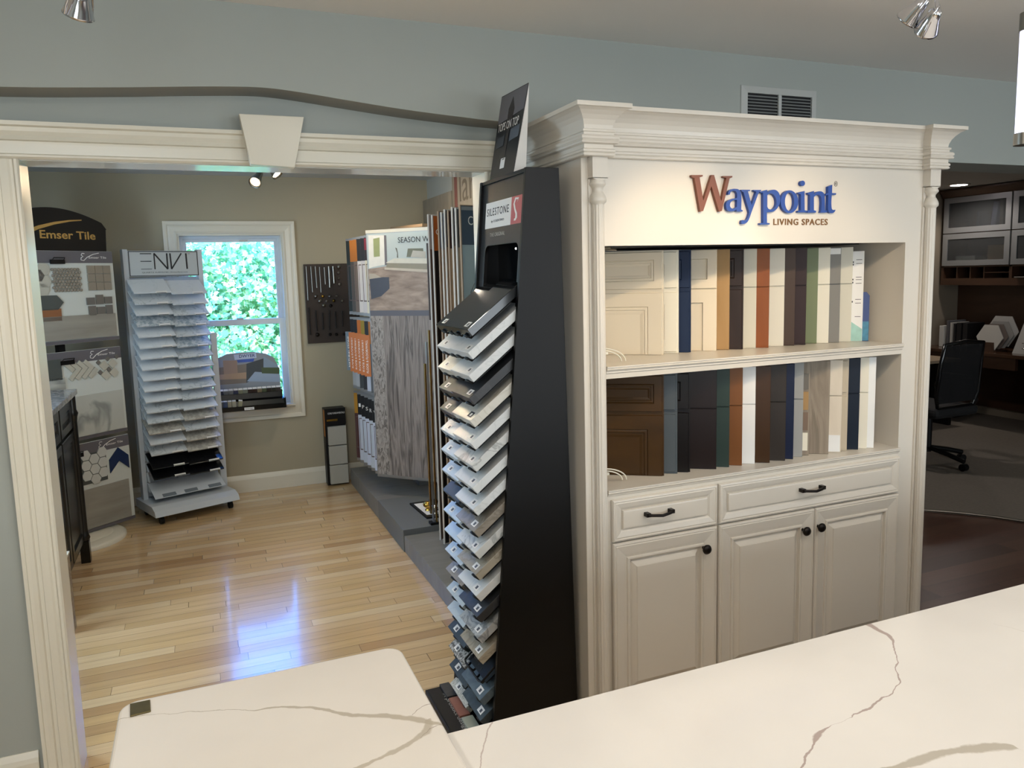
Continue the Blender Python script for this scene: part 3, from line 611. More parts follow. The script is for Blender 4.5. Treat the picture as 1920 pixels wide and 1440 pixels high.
for i, (x, y, st, m, lab) in enumerate(UP):
    p = at(x, y, 'Z', 1.3225)
    t = door_sample(lab+', upper shelf', (p[0], p[1], 1.323), R(-38.5), uw[i], .382, .019, st, m, 'cabinet door samples on the upper shelf')
    if i == 13: MB().box((-.04, -.0012, .355), (-.002, -.0002, .378)).build('tag', M_paper, t, world=False)
LO = [(1245, 893, 'raised', wal, 'wide dark brown raised-panel sample at the left end'), (1270, 889, 'step', slate, 'slate grey framed-edge sample'), (1294, 886, 'raised', blk, 'black moulded sample right of the slate grey'),
      (1343, 880, 'slab', P('dark_oxblood', '1c100e', .35), 'wide blackish-brown slab sample'), (1367, 876, 'slab', dgreen, 'dark green sample'), (1391, 873, 'slab', cog, 'cognac brown sample right of the dark green'),
      (1415, 870, 'slab', white, 'white slab sample between two brown ones'), (1443, 868, 'plain', choc, 'chocolate brown sample without a seam'), (1472, 864, 'slab', char, 'charcoal wood sample'),
      (1487, 861, 'plain', navy2, 'narrow deep navy sample'), (1504, 857, 'slab', fog, 'fog grey sample right of the deep navy'), (1516, 854, 'blocks', drift, 'narrow board of small tan and taupe finish chips'),
      (1553, 851.5, 'plain', drift, 'weathered grey driftwood sample'), (1576, 849, 'slab', lwood, 'pale wood sample with a white block at its foot'), (1588, 846, 'step', beige, 'narrow beige moulded sample'),
      (1609, 843, 'slab', ndark, 'midnight blue sample'), (1625, 841, 'slab', ivory, 'ivory sample right of the midnight blue'), (1638, 840, 'plain', white, 'last white sample at the right end')]
for i, (x, y, st, m, lab) in enumerate(LO):
    p = at(x, y, 'Z', .9035)
    w_ = .335 if i == 0 else .2
    t = door_sample(lab+', lower shelf', (p[0], p[1], .904), R(-34), w_, .366, .019, 'plain' if st == 'blocks' else st, m, 'cabinet door samples on the lower shelf')
    if st == 'blocks':
        for (z0, z1, c) in ((.02, .09, ivory), (.10, .17, P('taupe_chip', '7a6758')), (.18, .25, oak), (.26, .32, P('grey_chip', '6c675f'))):
            MB().box((-.05, -.006, z0), (-.006, -.0002, z1)).build('finish_chip', c, t, world=False)
    if i == 13: MB().box((-.09, -.004, .005), (-.004, -.0002, .07)).build('finish_chip', white, t, world=False)
p = at(1616, 640, 'Z', 1.3225)
t = thing('brochure_card', 'tall white printed card beside the last sample of the upper shelf', 'card', (p[0], p[1], 1.323), R(-36))
mb = MB(); mb.box((-.11, 0, 0), (0, .002, .365)); mb.build('card', M_paper, t, world=False)
mb = MB(); mb.add([(-.109, -.0004, .001), (-.001, -.0004, .001), (-.001, -.0004, .05), (-.05, -.0004, .085), (-.109, -.0004, .075)], [(0, 1, 2, 3, 4)]); mb.build('printed_picture', mat('brochure_picture', '9cc4b8', .4, var=.3, vscale=30), t, world=False)
mb = MB()
for z in (.33, .315, .26, .25, .235, .17, .155, .10): mb.box((-.03, -.0008, z), (-.008, -.0004, z+.002))
for z in (.318, .308, .248, .236, .158): mb.box((-.046, -.0008, z), (-.039, -.0004, z+.007))
mb.build('printed_swatches', M_ink, t, world=False)
pc = at(1616, 640, 'Z', 1.3225); a_ = R(-36); p = (pc[0]+.026*math.cos(a_)-.008*math.sin(a_), pc[1]+.026*math.sin(a_)+.008*math.cos(a_))
t = thing('booklet', 'blue booklet with a clipped corner leaning behind the white printed card', 'booklet', (p[0], p[1], 1.323), R(-36))
mb = MB(); mb.xz([(-.10, 0), (0, 0), (0, .185), (-.012, .20), (-.10, .20)], 0, .006); mb.build('cover', mat('booklet_blue', '2c3f78', .35), t, world=False)
mb = MB(); mb.box((-.099, -.0006, .002), (-.001, -.0001, .08)); mb.build('cover_picture', mat('booklet_picture', '3f7f9c', .4, var=.6, vscale=50), t, world=False)

# ================================================================== THE BLACK SAMPLE TOWER
YN, YB = 2.25, 2.672
TW = thing('sample_tower', 'tall tapering black display tower for quartz samples', 'display tower', (.98, 2.46, 0))
def fx(z): return .982-.0905*(1.965-z)        # front edge of the side panels
def bx_(z): return 1.097+.019*(1.965-z)
for y0 in (YN, YB-.016):
    MB().xz([(fx(0), 0), (bx_(0), 0), (bx_(1.965), 1.965), (fx(1.965), 1.965)], y0, y0+.016).build('side_panel', M_black, TW, bevel=.0015)
mb = MB(); mb.prism([(bx_(0)-.016, YN+.016, 0), (bx_(0)-.001, YN+.016, 0), (bx_(1.96)-.001, YN+.016, 1.96), (bx_(1.96)-.016, YN+.016, 1.96)], (0, YB-YN-.032, 0)); mb.build('back_panel', M_black, TW)
mb = MB(); mb.box((.985, YN+.016, 1.952), (1.094, YB-.016, 1.964)); mb.build('top_panel', M_black, TW)
# header with its rounded window
def hz(z, off=0): return fx(z)+.010-off
mb = MB(); ya, yb = YN+.016, YB-.016
zb, zt2 = 1.50, 1.952; wy0, wy1, wz = ya+.03, yb-.05, 1.735
hole = [(wy0, zb)]+[(wy0+.03*(1-math.cos(R(a))), wz-.03+.03*math.sin(R(a))) for a in range(0, 91, 15)]+[(wy1-.03*(1-math.cos(R(a))), wz-.03+.03*math.sin(R(a))) for a in range(90, -1, -15)]+[(wy1, zb)]
poly = [(ya, zb)]+[(ya, zt2), (yb, zt2), (yb, zb)]+hole[::-1]
mb.prism([(hz(z), y, z) for y, z in poly], (.012, 0, 0)); mb.build('header', mat('tower_header', '0f0c0a', .4), TW)
MB().box((1.04, ya, 1.50), (1.052, yb, 1.75)).build('recess_back', M_blackg, TW)
MB().lathe([(.004, 0), (.003, .003)], (1.03, 2.46, 1.72), 12, axis=Matrix.Rotation(R(-90), 3, 'Y')).build('recess_light', mat('tiny_lamp', 'ffffff', emit='ffffff', es=3), TW)
hn = (-1, 0, -.0905)
def hp_(y, z, off): return (hz(z)-off, y, z)
def hquad(name, y0, y1, z0, z1, off, m):
    mb = MB(); mb.prism([hp_(y0, z0, off), hp_(y1, z0, off), hp_(y1, z1, off), hp_(y0, z1, off)], (-.001, 0, 0)); return mb.build(name, m, TW)
hquad('sign_plate', 2.375, 2.615, 1.795, 1.885, .0002, M_paper); hquad('sign_plate', 2.285, 2.3748, 1.795, 1.885, .0002, mat('sign_red', 'b8545a', .4))
up_ = Vector((.0905, 0, 1)).normalized()
def HT(y, z): return frame(hp_(y, z, .0014), (0, -1, 0), up_)
text('sign_text', 'SILESTONE', HT(2.60, 1.838), .205, .026, M_ink, TW, spacing=1.15)
text('sign_text', 'by COSENTINO', HT(2.555, 1.812), .12, .010, M_ink, TW)
text('sign_text', 'THE ORIGINAL', HT(2.56, 1.765), .14, .013, mat('sign_grey', 'a8a6a2', .5), TW)
mb = MB(); mb.prism([hp_(y, z, .0014) for y, z in ((2.322, 1.865), (2.318, 1.872), (2.335, 1.874), (2.345, 1.862), (2.336, 1.845), (2.322, 1.83), (2.318, 1.815), (2.33, 1.806), (2.345, 1.806), (2.342, 1.812), (2.334, 1.814), (2.333, 1.826), (2.345, 1.842), (2.355, 1.86), (2.342, 1.88), (2.312, 1.878))], (-.0008, 0, 0)); mb.build('sign_emblem', M_paper, TW)
# base
MB().box((.705, YN, 0), (1.135, YB+.03, .055)).build('base', M_black, TW, bevel=.002)
MB().box((.712, YN+.004, .0552), (.758, YB+.022, .0575)).build('base_card', M_black, TW)
text('base_text', 'A product designed', frame((.752, YB-.03, .0576), (0, -1, 0), (1, 0, 0)), .30, .020, mat('sign_grey', 'a8a6a2', .5), TW)
# stone kinds
qw = stone('quartz_white', 'cfd2d2', 'c3c7c7', .3, 5, .02, .03); qm = stone('quartz_marbled', 'c9cbc9', '9ea1a0', .3, 7, .03, .05); qi = stone('quartz_ivory', 'cbc8be', 'bdb9ad', .3, 5, .02, .03)
qt = stone('quartz_taupe', '8d867b', '7c756a', .25, 8); qbg = stone('quartz_beige', 'a19a8b', '8d8576', .25, 9); qd = stone('quartz_dark_grey', '2c2e31', '36383b', .42, 8)
qk = stone('quartz_black', '101214', '1b1d20', .06, 8); qb = stone('quartz_pale_blue', 'b7c3cb', 'abb8c1', .3, 5, .02, .03); qs = stone('quartz_slate_blue', '4a5a66', '55656f', .45, 8)
qt2 = stone('quartz_petrol', '28343b', '323f46', .5, 8); gr = speckle('granite_speckled', '5d5d5c', 'b9b7b3', 90); gl = speckle('granite_pale', 'a9a9a4', 'c9c9c4', 120); gv = stone('quartz_stormy', 'a8abac', '767b7e', .3, 12, .06)
near = [(qk, 'polished black'), (qw, 'white'), (qw, 'white'), (qd, 'dark grey'), (qi, 'white with a black tag'), (qw, 'white'), (qm, 'white marbled'), (qw, 'white'), (qw, 'white'), (qt, 'taupe'), (qm, 'light grey'), (qbg, 'beige'), (qw, 'white'), (qd, 'charcoal'), (gv, 'stormy grey veined'), (qbg, 'warm grey'), None, (qs, 'slate blue'), (qt2, 'petrol')]
far = [(qk, 'polished black'), (qw, 'white'), (qi, 'off-white'), (qd, 'dark grey'), (qd, 'charcoal'), (qb, 'pale'), (qb, 'pale'), (qb, 'pale blue-white'), (qt2, 'dark slate'), (qb, 'pale blue'), (qb, 'pale blue'), (qb, 'sky grey'), (qt, 'taupe'), (qb, 'white'), (qb, 'blue-grey'), (qt2, 'charcoal blue'), (gr, 'speckled grey granite'), (qt2, 'dark slate'), (gl, 'pale granite')]
TH = R(38)
def slab_mb(L, W, T):
    mb = MB(); mb.box((0, 0, -T), (L, W, 0)); return mb
protos = {}
for col, (lst, y0, wd, z0, dz, xt) in (('near', (near, YN+.019, .190, 1.463, .0729, .776)), ('far', (far, YN+.215, .188, 1.460, .0763, .790))):
    for i, it in enumerate(lst):
        z = z0-dz*i
        # tray with its two hooks
        M = Matrix.Translation((xt, y0, z)) @ Matrix.Rotation(-TH, 4, 'Y')
        mb = MB(M); L_ = .17 if z > .6 else .13
        mb.box((.010, .004, -.0335), (L_, wd-.004, -.0305))
        for q in (.05, wd-.05): mb.tube([(.03, q-.03, -.033), (.0, q-.022, -.036), (-.004, q-.010, -.024), (-.0045, q+.010, -.024), (0, q+.022, -.036), (.03, q+.03, -.033)], .0042, 6)
        mb.build('sample_tray', M_black, TW)
        if it is None:
            mb = MB(M); mb.tube([(.12, .01, -.01), (.0, .01, -.02), (-.004, .03, -.02), (-.004, wd-.03, -.02), (0, wd-.01, -.02), (.12, wd-.01, -.01)], .004, 6); mb.build('empty_wire_tray', M_black, TW); continue
        m, nm = it
        o_ = ORD[i] if 0 < i < 18 else ('topmost' if i == 0 else 'lowest')
        o = slab_mb((fx(z+.1)-xt)/math.cos(TH)+.035, wd, .028).build('quartz_sample', m, bevel=.0015)
        o.matrix_basis = M
        tag(o, '%s stone sample, %s in the %s column of the black tower' % (nm, o_, col), 'stone sample', 'stone samples on the black tower')
        if i not in (8, 10, 14) or col == 'near':
            s_ = MB(); s_.box((.012, wd-.075 if col == 'far' else .022, .0002), (.034, wd-.040 if col == 'far' else .057, .0008)); l_ = s_.build('sticker', M_ink if i == 4 and col == 'near' else M_paper, o, world=False)
            s_ = MB(); s_.box((.016, wd-.070 if col == 'far' else .030, .0009), (.028, wd-.055 if col == 'far' else .043, .0011)); s_.build('print', mat('sticker_print', '4a4a50', .5) if not (i == 4 and col == 'near') else M_paper, l_, world=False)
for (x0, x1, y0, y1, m, lab) in ((.762, .800, 2.60, 2.70, qd, 'slate chip lying on the base of the black tower, farthest back'), (.765, .805, 2.46, 2.59, mat('terracotta', '8a5a4c', .5), 'terracotta chip lying on the base of the black tower'), (.768, .81, 2.30, 2.45, mat('sage_stone', 'a6ab9c', .4), 'sage chip lying on the base of the black tower, nearest')):
    tag(MB().box((x0, y0, .0555), (x1, y1, .066)).build('stone_chip', m, bevel=.001), lab, 'stone chip', 'stone chips on the tower base')
# card standing on the tower
t = thing('advertising_card', 'dark folded card reading TOPS ON TOP standing on the black tower', 'card', (1.0, 2.44, 1.965))
c0, c1, c2, c3 = Vector((.995, 2.60, 1.966)), Vector((1.000, 2.395, 1.966)), Vector((1.05, 2.365, 2.25)), Vector((1.04, 2.575, 2.25))
mb = MB(); n_ = (c1-c0).cross(c3-c0).normalized()*.0015; mb.prism([c0, c1, c2, c3], n_); mb.build('front', mat('card_dark', '1a1b20', .3), t)
def cq(name, pts, m, e_=.0022):
    nn = n_.normalized()*.0004; oo = n_.normalized()*.0017
    s_ = MB(); s_.prism([(c0*(1-u)+c1*u)*(1-v)+(c3*(1-u)+c2*u)*v+oo for u, v in pts], nn); s_.build(name, m, t)
cq('printed_sky', [(.01, .66), (.99, .72), (.99, .99), (.01, .99)], mat('card_sky', '6a6872', .3))
cq('printed_figure', [(.40, .60), (.58, .60), (.62, .78), (.5, .93), (.38, .8)], mat('card_figure', '2a2224', .4))
cq('printed_tower', [(.42, .2), (.52, .2), (.55, .62), (.45, .62)], mat('card_tower', '35302f', .4))
cq('printed_building', [(.08, .36), (.38, .38), (.38, .5), (.08, .48)], mat('card_building', '3b4048', .4)); cq('printed_building', [(.6, .4), (.95, .42), (.95, .56), (.6, .54)], mat('card_pane', '59626e', .4))
cq('logo_plate', [(.38, .1), (.56, .1), (.56, .22), (.38, .22)], M_paper)
xd = (c1-c0).normalized(); b_ = c0*.93+c1*.07; text('card_text', 'TOPS ON TOP', frame(b_+(c3-c0)*.56+n_.normalized()*.0023, xd, c3-c0), .175, .028, M_paper, t, ext=.0003)
mb = MB(); d_ = Vector((.045, 0, 0)); mb.prism([c1+Vector((.0016, .001, 0)), c1+d_, c2+Vector((.0012, .001, -.002))], (0, .19, .0)); mb.build('easel_back', M_paper, t)

# ================================================================== COUNTERS IN FRONT
def gz(px, py, z): p = at(px, py, 'Z', z); return p[0], p[1]
CZ, SZ = .914, .944
v1 = [gz(x, y, CZ) for x, y in ((1627, 1170), (1662, 1190), (1680, 1225), (1684, 1260), (1681, 1285), (1640, 1318), (1600, 1345), (1548, 1362), (1525, 1395), (1505, 1430), (1498, 1445))]
v2 = [gz(x, y, CZ) for x, y in ((1560, 1452), (1680, 1440), (1740, 1418), (1800, 1406), (1870, 1398), (1900, 1397), (1960, 1420), (2050, 1480))]
v3 = [gz(x, y, CZ) for x, y in ((925, 1352), (915, 1375), (905, 1400), (900, 1440), (890, 1480))]
v4 = [gz(x, y, CZ) for x, y in ((1860, 1168), (1890, 1176), (1925, 1184))]
M_ct = veined('counter_quartz', 'e8e3dc', [
    ('y', [(y, x) for x, y in v1], [(v1[-1][1], .003), (v1[8][1], .004), (v1[7][1], .012), (v1[6][1], .010), (v1[5][1], .008), (v1[4][1], .0025), (v1[2][1], .0022), (v1[1][1], .005), (v1[0][1], .008)], 'a08a82', .8),
    ('x', v2, [(v2[0][0], .002), (v2[2][0], .009), (v2[4][0], .011), (v2[-1][0], .007)], 'b5ac9c', .85),
    ('y', [(y, x) for x, y in v3], [(v3[-1][1], .0015), (v3[0][1], .0015)], 'a08a82', .6),
    ('x', v4, [(v4[0][0], .001), (v4[-1][0], .0015)], 'b5aca0', .6)])
a1 = [gz(x, y, SZ) for x, y in ((215, 1350), (297, 1339), (385, 1334), (460, 1332), (506, 1327), (556, 1327), (602, 1330), (647, 1340), (689, 1343), (735, 1343), (785, 1350), (845, 1364))]
a2 = [gz(x, y, SZ) for x, y in ((800, 1348), (800, 1368), (785, 1383), (755, 1401), (722, 1419), (680, 1436), (630, 1470))]
a3 = [gz(x, y, SZ) for x, y in ((768, 1341), (790, 1328), (812, 1318))]
a4 = [gz(x, y, SZ) for x, y in ((790, 1385), (800, 1372), (815, 1362), (850, 1358))]
M_sl = veined('slab_quartz', 'e6dfd5', [
    ('x', a1, [(a1[0][0], .0009), (a1[3][0], .0012), (a1[4][0], .003), (a1[6][0], .0055), (a1[8][0], .0075), (a1[10][0], .009), (a1[-1][0], .004)], 'b5aa98', .85),
    ('y', [(y, x) for x, y in a2], [(a2[-1][1], .016), (a2[3][1], .016), (a2[2][1], .012), (a2[0][1], .006)], 'b5aa98', .8),
    ('x', a3, [(a3[0][0], .0007), (a3[-1][0], .0012)], '94857a', .8), ('x', a4, [(a4[0][0], .0007), (a4[-1][0], .0012)], '94857a', .7)])
t = thing('counter', 'long white quartz counter with fine mauve veins in front of the cabinet', 'counter', (2.2, .55, 0))
MB().box((.30, -.02, CZ-.03), (4.2, 1.09, CZ)).build('countertop', M_ct, t, bevel=.002)
mb = MB(); mb.box((.36, .03, .1), (4.15, 1.05, CZ-.03)); mb.box((.40, .08, 0), (4.1, 1.0, .1)); mb.build('cabinet_base', M_cab, t)
t = thing('peninsula', 'white veined quartz slab with rounded corners in the near left', 'counter', (.07, .75, 0))
mb = MB(); x0, x1, y0, y1, r_ = -.166, .306, .15, 1.352, .032
ring = []
for cx_, cy_, a0 in ((x1-r_, y1-r_, 0), (x0+r_, y1-r_, 90), (x0+r_, y0+r_, 180), (x1-r_, y0+r_, 270)):
    ring += [(cx_+r_*math.cos(R(a0+q)), cy_+r_*math.sin(R(a0+q)), SZ-.0295) for q in range(0, 91, 10)]
mb.prism(ring, (0, 0, .0295)); mb.build('slab', M_sl, t, bevel=.006, seg=3)
MB().box((x0+.03, y0+.03, 0), (.285, y1-.06, SZ-.0295)).build('cabinet_base', M_cab, t)
c_ = [gz(x, y, SZ+.0005) for x, y in ((244, 1322), (282, 1314), (283, 1335), (244, 1345))]
mb = MB(); mb.prism([(x, y, SZ+.0003) for x, y in c_], (0, 0, .003))
tag(mb.build('bronze_chip', mat('aged_bronze', '6a5d3a', .3, metal=.7, var=.3, vscale=60), bevel=.001), 'small square bronze chip on the corner of the rounded white slab', 'metal chip')

# ================================================================== BACK ROOM: ENVI RACK
TE = R(20.8)
t = thing('slab_rack', 'white metal rack of quartz slabs with an ENVI header, in front of the window', 'display rack', (-.16, 5.84, 0), TE)
def LB(a, b, name, m=M_rack, bev=.0, par=t): return MB().box(a, b).build(name, m, par, world=False, bevel=bev)
mb = MB(); mb.prism([(-.293, -.20, .062), (-.293, -.185, .10), (-.293, -.13, .125), (-.293, .20, .125), (-.293, .20, .062)], (.586, 0, 0)); mb.build('base', M_rack, t, world=False, bevel=.002)
for x in (-.24, .24):
    for y in (-.15, .15):
        mb = MB(); mb.cyl((x-.012, y, .026), (x+.012, y, .026), .025, n=16); mb.box((x-.014, y-.012, .03), (x+.014, y+.012, .061)); mb.build('caster', M_black, t, world=False)
for x in (-.255, .25): LB((x-.016, .095, .125), (x+.016, .15, 1.872), 'upright', bev=.002)
LB((-.24, .145, .13), (.235, .15, 1.68), 'back_panel')
LB((-.239, .093, 1.685), (.234, .100, 1.862), 'header', mat('header_grey', 'b4b8b8', .5))
mb = MB(); mb.sweep([(-.236, 1.688), (-.236, 1.859), (.231, 1.859), (.231, 1.688)], [(0, 0), (.005, 0), (.005, .001), (0, .001)], lambda a, b, h: (a, .0925-h, b), closed=True); mb.build('header_border', M_ink, t, world=False)
mb = MB(); y = .0922
def st(x0, z0, x1, z1, w_=.006):
    d = Vector((x1-x0, z1-z0)).normalized(); n = Vector((-d.y, d.x))*w_/2
    mb.xz([(x0+n.x, z0+n.y), (x1+n.x, z1+n.y), (x1-n.x, z1-n.y), (x0-n.x, z0-n.y)], y, y-.0012)
zt, zb_ = 1.845, 1.735
st(-.160, zt-.003, -.085, zt-.003); st(-.160, 1.790, -.088, 1.790, .005); st(-.160, zb_+.002, -.088, zb_+.002, .003)
st(-.068, zt, -.068, zb_, .008); st(-.068, zt, .018, zb_, .010); st(.018, zt, .018, zb_, .010)
st(.040, zt, .044, zb_, .010); st(.044, zb_, .118, zt, .009); st(.150, zt, .152, zb_, .011)
mb.build('header_letters', M_ink, t, world=False)
text('header_text', 'QUARTZ SURFACES', Matrix.Translation((-.155, y, 1.708)) @ Matrix.Rotation(R(90), 4, 'X'), .175, .0095, M_ink, t, world=False)
text('header_text', 'TM', Matrix.Translation((.163, y, 1.838)) @ Matrix.Rotation(R(90), 4, 'X'), .014, .007, M_ink, t, world=False)
text('header_text', '| Envisurfaces.com', Matrix.Translation((.028, y, 1.708)) @ Matrix.Rotation(R(90), 4, 'X'), .125, .0095, M_ink, t, world=False)
for z in [1.575-.0744*i for i in range(20)]:
    mb = MB()
    for x in (-.232, -.015, .215): mb.prism([(x-.006, .10, z+.08), (x-.006, .145, z+.08), (x-.006, .145, z+.03), (x-.006, .06, z+.015)], (.012, 0, 0))
    mb.box((-.238, .128, z+.03), (.221, .146, z+.042)); mb.build('bracket', M_rack, t, world=False)
mb = MB(Matrix.Translation((0, -.07, .155)) @ Matrix.Rotation(R(30), 4, 'X')); mb.box((-.245, 0, 0), (.25, .17, .004)); mb.build('empty_shelf', M_rack, t, world=False)
for x in (-.19, -.04, .13):
    mb = MB(Matrix.Translation((0, -.07, .155)) @ Matrix.Rotation(R(30), 4, 'X')); mb.box((x, .005, .0045), (x+.09, .035, .007)); mb.build('felt_pad', mat('felt_grey', '6f7880', .8), t, world=False)
ei = stone('envi_white', 'cfd4d8', 'c6ccd0', .35, 5, .02, .02); em = stone('envi_marbled', 'c8cdd0', 'a4acb0', .35, 8, .03, .04); es_ = speckle('envi_speckled', '93a0a8', 'c8cdd0', 50, lo=.35); et = speckle('envi_sand', 'a5a198', 'bebab0', 50); ek = stone('envi_black', '121316', '1c1d20', .15, 8)
RT = Matrix.Translation((-.16, 5.84, 0)) @ Matrix.Rotation(TE, 4, 'Z')
E_L = [ei, em, ei, es_, ei, ei, ei, ei, ei, ei, ei, em, em, et, ei, em, ek, ek]
E_R = [ei, ei, em, es_, em, es_, em, em, ei, em, em, ei, et, em, et, et, ek, ek]
protos = {}
for col, (lst, xx, nm2) in (('left', (E_L, -.265, 'left')), ('right', (E_R, -.018, 'right'))):
    for i, m in enumerate(lst):
        z = 1.570-.0744*i-(.02 if i > 15 else 0)+(0 if col == 'left' else -.012)
        M = RT @ Matrix.Translation((xx+.0016*i, -.052, z)) @ Matrix.Rotation(R(33), 4, 'X')
        if m not in protos: protos[m] = MB().box((0, 0, 0), (.243, .165, .010)).build('slab_sample', m, bevel=.001); o = protos[m]
        else: o = protos[m].copy(); COL.objects.link(o)
        o.matrix_basis = M
        cn = {ei: 'white', em: 'white marbled', es_: 'blue-grey speckled', et: 'sandy speckled', ek: 'black'}[m]
        tag(o, '%s slab sample, %s in the %s column of the white rack' % (cn, ORD[i] if i < 17 else 'lowest', col), 'stone sample', 'slab samples on the white rack')
        s_ = MB(); s_.box((.14, -.0012, .0015), (.215, -.0002, .009)); s_.box((.14, 0.0, .0102), (.215, .012, .0107)); s_.build('sticker', M_paper, o, world=False)
        s_ = MB(); s_.box((.145, -.0018, .0035), (.21, -.0013, .0065)); s_.build('print', M_ink, o, world=False)
# a second, darker narrow upright just right of the rack (a bare pole stand)
q_ = at(402, 650, 'Y', 5.96); t = thing('sample_strip_stand', 'narrow pale strip stand just behind the right side of the white slab rack', 'stand', (q_[0], 5.96, 0), TE)
mb = MB(); mb.box((-.022, 0, .03), (.022, .02, 1.27)); mb.build('post', M_rack, t, world=False, bevel=.002); LB((-.03, -.03, 0), (.03, .05, .03), 'foot', par=t)

# ================================================================== EMSER BOARDS
TB = R(40.5); e0 = Vector((-.499, 5.696, 0)); ex = Vector((math.cos(TB), math.sin(TB), 0)); BW = .75
BO = e0-ex*BW
t = thing('tile_display', 'revolving tile display with a black arched Emser Tile header', 'display stand', tuple(BO), TB)
# local: x 0..BW along the boards, front is -y
arc = [(BW*i/24, 2.02+.095*math.sin(PI*i/24)**.9 if 0 < i < 24 else 1.995) for i in range(25)]
MB().xz([(.03, 1.80), (BW-.03, 1.80), (BW-.02, 1.99)]+[(x*.96+.015, z) for x, z in arc[::-1]]+[(.02, 1.99)], .012, .022).build('header', M_black, t, world=False)
MG = mat('header_gold', 'b08d4c', .4, metal=.3)
RX = Matrix.Rotation(R(90), 4, 'X')
def hx(px, py): u, z = onplane(px, py, tuple(e0), tuple(ex)); return u+BW, z
a_, b2_ = hx(77, 444), hx(180, 433)
text('header_text', 'Emser Tile', Matrix.Translation((a_[0], .0118, a_[1]-.008)) @ RX, b2_[0]-a_[0], .050, MG, t, world=False, bold=.018)
sw = [(.10, 1.915), (.19, 1.962), (.29, 2.002), (.39, 2.028), (.49, 2.044), (.57, 2.050)]; sw2 = [(.57, 2.044), (.49, 2.034), (.39, 2.012), (.29, 1.980), (.19, 1.934), (.11, 1.885)]
mb = MB(); mb.xz(sw+sw2, .0118, .011); mb.build('header_swoosh', MG, t, world=False)
MB().box((BW/2-.02, .03, .03), (BW/2+.02, .07, 1.9)).build('mast', M_black, t, world=False)
MB().lathe([(.30, 0), (.30, .018), (.28, .03), (.02, .032)], (BW/2-.02, .06, 0), 40).build('turntable', M_white, t, world=False)
MB().lathe([(.20, .033), (.19, .04), (.02, .042)], (BW/2, .05, 0), 40).build('turntable_hub', M_white, t, world=False)
MBd = mat('board_white', 'c7cbc6', .5); MSt = mat('board_stripe', '605d62', .5)
def board(lab, z0, z1, st_):
    o = thing('tile_board', lab, 'tile board', tuple(BO+Vector((0, 0, z0))), TB, 'tile boards of the revolving display'); h = z1-z0
    MB().box((0, -.002, 0), (BW, .010, h)).build('board', MBd, o, world=False, bevel=.001)
    MB().box((.001, -.0035, h-st_), (BW-.001, -.0022, h-.001)).build('stripe', MSt, o, world=False)
    MB().box((.001, -.0035, .001), (BW-.001, -.0022, .022)).build('bottom_stripe', MSt, o, world=False)
    text('logo_text', 'Emser Tile', Matrix.Translation((BW-.165, -.0036, h-st_*.62)) @ RX, .12, .014, M_paper, o, world=False)
    mb = MB(); cx_, cz_ = BW-.205, h-st_*.5
    mb.tube([(cx_+.012, -.0042, cz_+.022), (cx_-.004, -.0042, cz_+.024), (cx_-.010, -.0042, cz_+.012), (cx_+.002, -.0042, cz_+.004), (cx_-.012, -.0042, cz_-.004), (cx_-.014, -.0042, cz_-.018), (cx_+.004, -.0042, cz_-.022), (cx_+.03, -.0042, cz_), (cx_+.07, -.0042, cz_+.018), (cx_+.11, -.0042, cz_+.026)], .0022, 6)
    mb.build('logo_emblem', M_paper, o, world=False)
    mb = MB(); mb.box((BW/2-.045, -.014, h-st_-.006), (BW/2+.045, -.0036, h-st_+.020)); mb.tube([(BW/2-.035, -.018, h-st_+.018), (BW/2-.035, -.03, h-st_+.032), (BW/2+.035, -.03, h-st_+.032), (BW/2+.035, -.018, h-st_+.018)], .003, 6); mb.build('clip', M_black, o, world=False)
    return o
def T(px, py, o): u, z = hx(px, py); return u, z-wmat(o).translation.z
def tiles(o, name, m, polys, th=.008, bev=.0008):
    mb = MB()
    for p in polys: mb.xz(p, -.0025, -.0025-th)
    return mb.build(name, m, o, world=False, bevel=bev)
def rect(cx_, cz_, w_, h, a=0):
    c_, s_ = math.cos(R(a)), math.sin(R(a)); return [(cx_+x*c_-z*s_, cz_+x*s_+z*c_) for x, z in ((-w_/2, -h/2), (w_/2, -h/2), (w_/2, h/2), (-w_/2, h/2))]
def hexa(cx_, cz_, r_, a=0): return [(cx_+r_*math.cos(R(60*i+a)), cz_+r_*math.sin(R(60*i+a))) for i in range(6)]
tan_t = mat('tile_tan', '8a8072', .5); gry_t = mat('tile_grey', '6a655f', .5); sto_t = wood('tile_stone', '86827a', '99958b', .5, (1.2, 1, 9), sc=2.2); wht_t = stone('tile_marble_white', 'b9bbb4', '8b8d89', .3, 1.7, .045, .06); blu_t = mat('tile_cobalt', '14284e', .3); brk_t = mat('tile_brick', '8a5a3a', .5); drk_t = mat('tile_charcoal', '4b504e', .5); hx_t = mat('tile_ivory', 'b5b1a4', .4)
o = board('uppermost tile board, with hexagon, penny and square mosaics under the black header', 1.275, 1.852, .075)
u, z = T(185, 521, o); tiles(o, 'square_mosaic', tan_t, [rect(u+(i-1)*.0545, z+(j-1)*.0535, .052, .051) for i in range(3) for j in range(3)])
u, z = T(123, 525, o); mb = MB()
for i in range(9):
    for j in range(8): mb.lathe([(.0095, 0), (.0095, .006), (.006, .008)], (u+(i-4)*.0205+(0 if j % 2 else .01), -.0025, z+(j-3.5)*.0185), 8, axis=Matrix.Rotation(R(90), 3, 'X'))
mb.build('penny_mosaic', tan_t, o, world=False)
for k_, (px, py, m) in enumerate(((79, 505, hx_t), (82, 528, hx_t), (79, 543, hx_t), (69, 517, gry_t))):
    u, z = T(px, py, o); tiles(o, 'hexagon_tile', m, [hexa(u, z, .042)])
